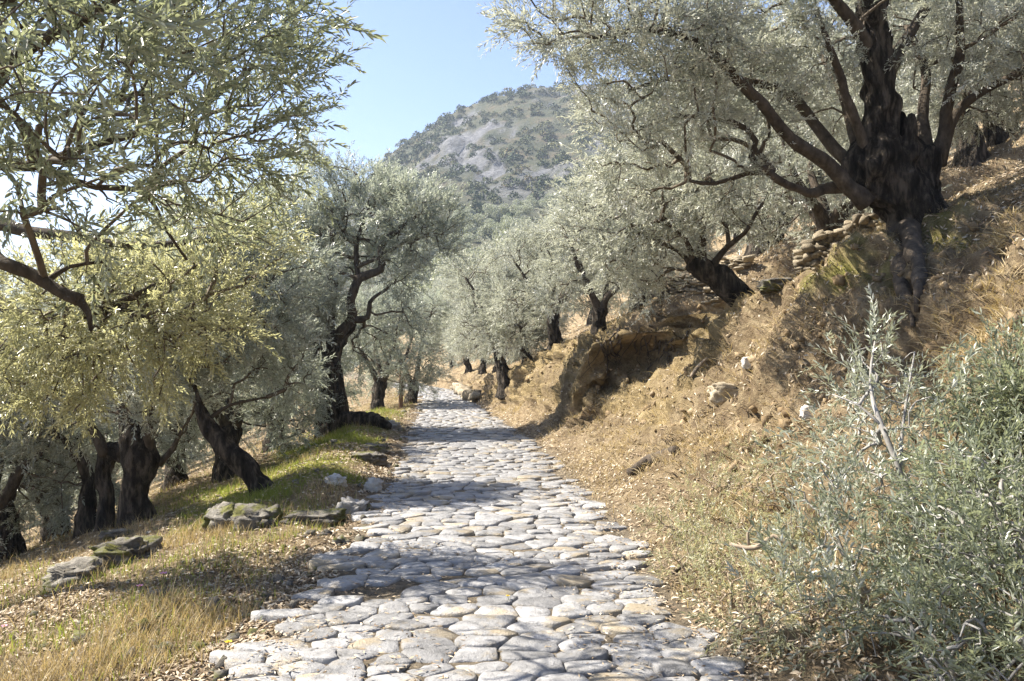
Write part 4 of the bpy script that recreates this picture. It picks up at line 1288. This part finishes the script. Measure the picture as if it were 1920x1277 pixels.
rock('shelf_rock', 'shelf of brown rock with a dark hole under it on the bank', 1372, 742, .28, .22, .12, 14, 'wall_stone')
rock('white_stone', 'small white stone on the bank', 1515, 784, .07, .06, .055, 15, 'pale_stone', 0, .1)
rock('white_stone', 'whitish stone stuck in the upper bank', 1405, 686, .08, .07, .06, 16, 'pale_stone', 0, .2)
rock('slope_rock', 'grey slab on the slope right of the leaning stump', 1455, 540, .26, .16, .07, 17, 'rock', .5, .3)
rock('earth_clod', 'brown stone in the leaf litter by the scrub', 1490, 1190, .1, .07, .05, 18, 'wall_stone')
rock('verge_rock', 'dark rock by the roots of the tall olive', 655, 800, .4, .25, .15, 19)
rock('verge_rock', 'stone at the path edge beyond the tall olive', 725, 800, .3, .2, .12, 20, 'pale_stone')

def chunk(seed):
    rng = np.random.default_rng(seed)
    V = np.array([(x, y, z) for z in (-1, 1) for y in (-1, 1) for x in (-1, 1)], float)
    V = V * (1 + rng.normal(0, .16, V.shape)) * np.array([1, 1, .9])
    V[4:, :2] *= rng.uniform(.72, 1.0, (4, 2))
    F = np.array([(0, 2, 3, 1), (4, 5, 7, 6), (0, 1, 5, 4), (2, 6, 7, 3), (0, 4, 6, 2), (1, 3, 7, 5)])
    mid = V[F].mean(1) * rng.uniform(1.0, 1.22, (6, 1))
    T = np.concatenate([np.stack([F[:, k], F[:, (k + 1) % 4], 8 + np.arange(6)], -1) for k in range(4)])
    return np.vstack([V, mid]), T
WM = [new_mesh('stone', *chunk(200 + i)) for i in range(10)]
def wall(name, label, p0, p1, h, seed, size=(.14, .09, .05), m='wall_stone', tops=.15):
    """A dry-stone wall between two ground points: every stone its own piece."""
    rng = np.random.default_rng(seed)
    p0, p1 = np.asarray(p0, float), np.asarray(p1, float)
    base = (p0 + p1) / 2
    t = thing(name, label, 'stone wall', base)
    L = np.linalg.norm((p1 - p0)[:2]); d = (p1 - p0) / L; n = np.array([d[1], -d[0], 0])
    yaw = math.atan2(d[1], d[0])
    z = -.1
    cnt = 0
    while z < h:
        x = rng.uniform(-.1, 0)
        hh0 = size[2] * rng.uniform(.75, 1.3)
        while x < L:
            w = size[0] * rng.uniform(.55, 1.4)
            frac = x / L
            hh = hh0 * rng.uniform(.65, 1.25)
            if z < h * (1 - tops * abs(2 * frac - 1) ** 2 + .1 * math.sin(frac * 9 + seed)):
                q = p0 + d * (x + w) + n * rng.normal(0, .05) + np.array([0, 0, z + rng.normal(0, size[2] * .3)])
                me = WM[rng.integers(10)]
                o = bpy.data.objects.new('stone', me)
                COL.objects.link(o)
                o.parent = t
                if not me.materials: me.materials.append(M['wall_stone'])
                o.location = q - base
                o.rotation_euler = (rng.normal(0, .15) + (math.pi if rng.uniform() < .5 else 0), rng.normal(0, .16), yaw + rng.normal(0, .35))
                o.scale = (w * .92, size[1] * rng.uniform(.8, 1.2), hh)
                if m != 'wall_stone':
                    o.material_slots[0].link = 'OBJECT'; o.material_slots[0].material = M[m]
                cnt += 1
            x += 1.85 * w
        z += 2 * hh0 * .85
    return t
a, c = gp(*at(1490, 480, 10.6)[:2]), gp(*at(1625, 470, 10.2)[:2])
a[2] = min(a[2], at(1490, 495, 10.6)[2]); c[2] = min(c[2], at(1625, 480, 10.2)[2])
a, c = a - (0, .2, 0), c - (0, .2, 0)
wall('dry_stone_wall', 'tumbled rubble wall below the huge old olive', a, c, .5, 1, (.055, .07, .034))
a, c = hit(1238, 562)[0], hit(1345, 560)[0]
wall('dry_stone_wall', 'terrace wall of thin flat stones behind the leaning stump', a, c, .5, 2, (.09, .1, .026))
a, c = hit(1345, 512)[0], hit(1395, 505)[0]
wall('dry_stone_wall', 'short stub of stone wall between the two rubble walls', a, c, .25, 3, (.09, .1, .03))
a, c = gp(-1.55, 29.5), gp(-3.0, 42)
wall('roadside_wall', 'low pale rubble wall along the right side of the path bend', a + (.25, 0, -.2), c + (.25, 0, -.2), .55, 4, (.24, .2, .13), 'wall_stone')

# ---------------------------------------------------------------- posts
p = gp((752 - 960) / FPX * 27, 27)
P, R = spline(np.array([(0, 0, -.3), (0, 0, .5), (.01, 0, 1.05)]), [.07, .068, .065], .2)
t = thing('wooden_post', 'short brown wooden post at the left edge of the path', 'post', p)
v = tube_tris(P, R, 10, .06, 2)
obj('shaft', new_mesh('shaft', v[0], v[1], None, True), M['wood_post'], t)
v = tube_tris(np.array([(0.01, 0, 1.05), (.01, 0, 1.07)]), np.array([.072, .06]), 10)
obj('cap', new_mesh('cap', v[0], v[1], None, True), M['wood_post'], t)
p = np.array([(806 - 960) / FPX * 62, 62, -1])
t = thing('utility_pole', 'thin grey utility pole rising above the trees at the bend', 'pole', p)
v = tube_tris(np.array([(0, 0, 0), (0, 0, 3.5), (0, 0, 6.9)]), np.array([.15, .12, .10]), 10)
obj('shaft', new_mesh('shaft', v[0], v[1], None, True), M['pole_wood'], t)
v = tube_tris(np.array([(0, 0, 6.6), (0, -.14, 6.6), (0, -.14, 6.75)]), np.array([.02, .02, .04]), 8)
obj('insulator', new_mesh('insulator', v[0], v[1], None, True), M['pale_stone'], t)

# ---------------------------------------------------------------- grass and fallen leaves
GC = GV[GF].mean(1)
_e1 = GV[GF[:, 2]] - GV[GF[:, 0]]; _e2 = GV[GF[:, 3]] - GV[GF[:, 1]]
_cr = np.cross(_e1, _e2); GA = np.linalg.norm(_cr, axis=1) / 2; GN = unit(_cr)
GN = np.where(GN[:, 2:3] < 0, -GN, GN)
FALL = (GC[:, 1] > 2.4) * (GC[:, 1] < 40) * (np.abs(GC[:, 0]) < .66 * GC[:, 1] + 1.5) / (1 + (GC[:, 1] / 7.0) ** 2)
def scatter(dens, n, rng):
    w = GA * dens * FALL
    f = rng.choice(len(GC), n, p=w / w.sum())
    q = GV[GF[f]]
    u, v = rng.uniform(size=(2, n, 1))
    p = (q[:, 0] * (1 - u) + q[:, 1] * u) * (1 - v) + (q[:, 3] * (1 - u) + q[:, 2] * u) * v
    return p, GN[f], f
def clump(scale, seed, lo=-.1, hi=.25):
    return sstep(lo, hi, fbm(GC * scale, 3, seed))
F_ = GFLD
left = (F_['OL'] > 0.02)
def blades(name, label, dens, n, hlo, hhi, w, lean, m, seed, lay=0.0):
    rng = np.random.default_rng(seed)
    p, nn, f = scatter(dens, n, rng)
    h = rng.uniform(hlo, hhi, n) * (0.6 + .8 * rng.uniform(size=n) ** 2)
    az = rng.uniform(0, 6.283, n)
    d = np.stack([np.cos(az), np.sin(az), 0 * az], 1)
    up = unit(nn * .5 + np.array([0, 0, 1.0]) * (1 - lay) + d * (lean * rng.uniform(.3, 1.3, n))[:, None] + rng.normal(0, .1, (n, 3)))
    sd = unit(np.cross(up, d + rng.normal(0, .3, (n, 3))))
    ww = (w * rng.uniform(.6, 1.3, n) * (1 + GC[f][:, 1] * .035))[:, None]
    mid = p + up * (h * .55)[:, None] + d * (h * .05)[:, None]
    tip = p + up * (h * .95)[:, None] + d * (h * .30 * lean)[:, None] - np.array([0, 0, 1]) * (h * .12 * lean)[:, None]
    V = np.stack([p - sd * ww, p + sd * ww, mid + sd * ww * .7, mid - sd * ww * .7, tip], 1).reshape(-1, 3)
    i = (np.arange(n) * 5)[:, None]
    T = np.concatenate([i + np.array([[0, 1, 2]]), i + np.array([[0, 2, 3]]), i + np.array([[3, 2, 4]])])
    v = np.repeat(np.clip(rng.beta(2, 2, n), 0, 1), 5)
    tag(obj(name, new_mesh(name, V, T, {'v': v}), M[m], None, 'stuff'), label, 'grass')
near_l = left * np.exp(-F_['OL'] / 3.5) * sstep(.25, .8, F_['OL'])
blades('dry_grass', 'straw coloured dry grass on the left verge', near_l * (.15 + clump(.9, 81)) * (1 - .6 * sstep(.15, .4, F_['M'])), 42000, .04, .19, .0020, .7, 'dry_grass', 1)
blades('green_grass', 'short yellow green grass on the mossy left verge', near_l * (.05 + clump(1.1, 82, 0, .3)) * (.12 + sstep(.1, .35, F_['M'])), 30000, .04, .13, .0022, .6, 'green_grass', 2)
right = (F_['T'] > .02)
blades('bank_grass', 'dry brown grass matted over the right bank', right * (.25 + F_['B']) * (.12 + clump(1.0, 83)) * (1 - .55 * sstep(.2, .6, F_['E'])), 60000, .06, .2, .0024, 1.1, 'dry_grass', 3, .5)
def litter(name, label, dens, n, m, seed, L=.048, W=.0065):
    rng = np.random.default_rng(seed)
    p, nn, f = scatter(dens, n, rng)
    d = unit(np.cross(nn, rng.normal(size=(n, 3))) + nn * rng.normal(.08, .22, (n, 1)))
    sd = unit(np.cross(nn + rng.normal(0, .5, (n, 3)), d))
    l = (L * rng.uniform(.6, 1.2, n) * (1 + GC[f][:, 1] * .03))[:, None]; w = (W * rng.uniform(.7, 1.3, n) * (1 + GC[f][:, 1] * .03))[:, None]
    p = p + nn * rng.uniform(.004, .02, (n, 1))
    V = np.stack([p - d * l * .5, p + sd * w + nn * .004, p + d * l * .5, p - sd * w + nn * .004], 1).reshape(-1, 3)
    i = (np.arange(n) * 4)[:, None]
    T = np.concatenate([i + np.array([[0, 1, 2]]), i + np.array([[0, 2, 3]])])
    tag(obj(name, new_mesh(name, V, T, {'v': np.repeat(rng.uniform(size=n), 4)}), M[m], None, 'stuff'), label, 'fallen leaves')
litter('leaf_litter', 'dry olive leaves strewn over the left verge', left * np.exp(-F_['OL'] / 4) * (.25 + clump(.8, 84)), 60000, 'litter', 4)
litter('leaf_litter', 'dry olive leaves covering the right bank and slope', right * (.5 + clump(.8, 85)) * (.3 + (1 - F_['B'])), 90000, 'litter', 5)
def path_litter():
    rng = np.random.default_rng(6)
    n = 9000
    y = 3.2 + 20 * rng.uniform(size=n) ** 1.8
    u = rng.beta(.55, .5, n)
    x = LEFT(y) + (RIGHT(y) - LEFT(y)) * u
    z = .03 + .012 * rng.uniform(size=n)
    p = np.stack([x, y, z], 1)
    k = fbm(p * 1.5, 3, 91) + (np.abs(u - .5) * 1.4 - .25) > .1
    p = p[k]; n = len(p)
    a = rng.uniform(0, 6.28, n)
    d = np.stack([np.cos(a), np.sin(a), rng.normal(0, .12, n)], 1); sd = unit(np.cross(np.array([0, 0, 1.0]) + rng.normal(0, .3, (n, 3)), d))
    l = .022 * rng.uniform(.6, 1.2, (n, 1)); w = .006 * rng.uniform(.7, 1.3, (n, 1))
    V = np.stack([p - d * l, p + sd * w, p + d * l, p - sd * w], 1).reshape(-1, 3)
    i = (np.arange(n) * 4)[:, None]
    T = np.concatenate([i + np.array([[0, 1, 2]]), i + np.array([[0, 2, 3]])])
    tag(obj('leaf_litter', new_mesh('leaf_litter', V, T, {'v': np.repeat(rng.uniform(size=n), 4)}), M['litter'], None, 'stuff'), 'dry leaves caught between the paving stones', 'fallen leaves')
path_litter()

def rubble(name, label, dens, n, lo, hi, m, seed):
    rng = np.random.default_rng(seed)
    p, nn, f = scatter(dens, n, rng)
    ks = [chunk(300 + k) for k in range(6)]
    parts = []
    for i in range(n):
        V, T = ks[i % 6]
        s = lo + (hi - lo) * rng.uniform() ** 3
        q = Matrix.Rotation(rng.uniform(0, 6.28), 3, unit(rng.normal(size=3)).tolist())
        parts.append(((V * s * rng.uniform(.6, 1.2, 3)) @ np.array(q) + p[i] + nn[i] * s * .2, T))
    V, T = join(parts)
    tag(obj(name, new_mesh(name, V, T), M[m], None, 'stuff'), label, 'stones')
rubble('bank_rubble', 'small stones and clods of earth stuck in the right bank', right * F_['B'] * (.3 + clump(1.3, 87)) * (.3 + F_['E']), 1500, .01, .048, 'clod', 7)
rubble('verge_stones', 'small loose stones along the left edge of the path', left * np.exp(-F_['OL'] / .8), 350, .01, .05, 'rock', 8)

# ---------------------------------------------------------------- small flowers
def flower(label, px, py, m, r=.022, hgt=.09):
    p = hit(px, py)[0]
    t = thing('wildflower', label, 'flower', p)
    v = tube_tris(np.array([(0, 0, -.02), (.005, 0, hgt * .6), (0, 0, hgt)]), np.array([.002, .002, .0018]), 5)
    obj('stem', new_mesh('stem', v[0], v[1], {'v': np.zeros(len(v[0]))}, True), M['stem'], t)
    for k in range(6):
        a = k * 6.283 / 6
        d = np.array([math.cos(a), math.sin(a) , .35]); s = np.array([-math.sin(a), math.cos(a), 0]) * r * .4
        o = np.array([0, 0, hgt])
        V = np.array([o, o + d * r * .6 + s, o + d * r * 1.15, o + d * r * .6 - s])
        obj('petal', new_mesh('petal', V, np.array([[0, 1, 2], [0, 2, 3]]), {'v': np.full(4, .5)}), M[m], t)
    V, F = rock_mesh(3, .006, .006, .005, 0, 1, .1)
    obj('flower_centre', new_mesh('flower_centre', V + np.array([0, 0, hgt + .004]), F, {'v': np.zeros(len(V))}), M['petal_heart'], t)
flower('pink wildflower in the dry grass near the grey stone', 306, 1098, 'pink', .03)
flower('lower pink wildflower to the left of the other', 262, 1122, 'pink', .026)
flower('tiny pink wildflower at the far left of the verge', 8, 1200, 'pink', .02)
flower('yellow wildflower among the fallen leaves left of the path', 428, 1228, 'yellow', .022, .07)
flower('yellow wildflower growing between the paving stones', 952, 1135, 'yellow', .014, .06)

# ---------------------------------------------------------------- the air
def haze():
    x0, x1, y0, y1, z0, z1 = -640, 760, -60, 930, -16, 160
    V = np.array([(x, y, z) for z in (z0, z1) for y in (y0, y1) for x in (x0, x1)], float)
    F = np.array([(0, 2, 3, 1), (4, 5, 7, 6), (0, 1, 5, 4), (2, 6, 7, 3), (0, 4, 6, 2), (1, 3, 7, 5)])
    m, nt, N, L, out = mat('haze')
    v = N('ShaderNodeVolumePrincipled')
    v.inputs['Color'].default_value = (0.70, 0.82, 1.0, 1)
    v.inputs['Density'].default_value = 0.00038
    v.inputs['Anisotropy'].default_value = 0.2
    L(v.outputs[0], out.inputs['Volume'])
    tag(obj('haze', new_mesh('haze', V, F), m, None, 'stuff'), 'thin bluish haze hanging over the valley', 'haze')
haze()
print('tris', sum(sum(len(p.vertices) - 2 for p in m.polygons) if len(m.polygons) < 5000 else len(m.polygons) * (2 if len(m.polygons[0].vertices) == 4 else 1) for m in bpy.data.meshes))
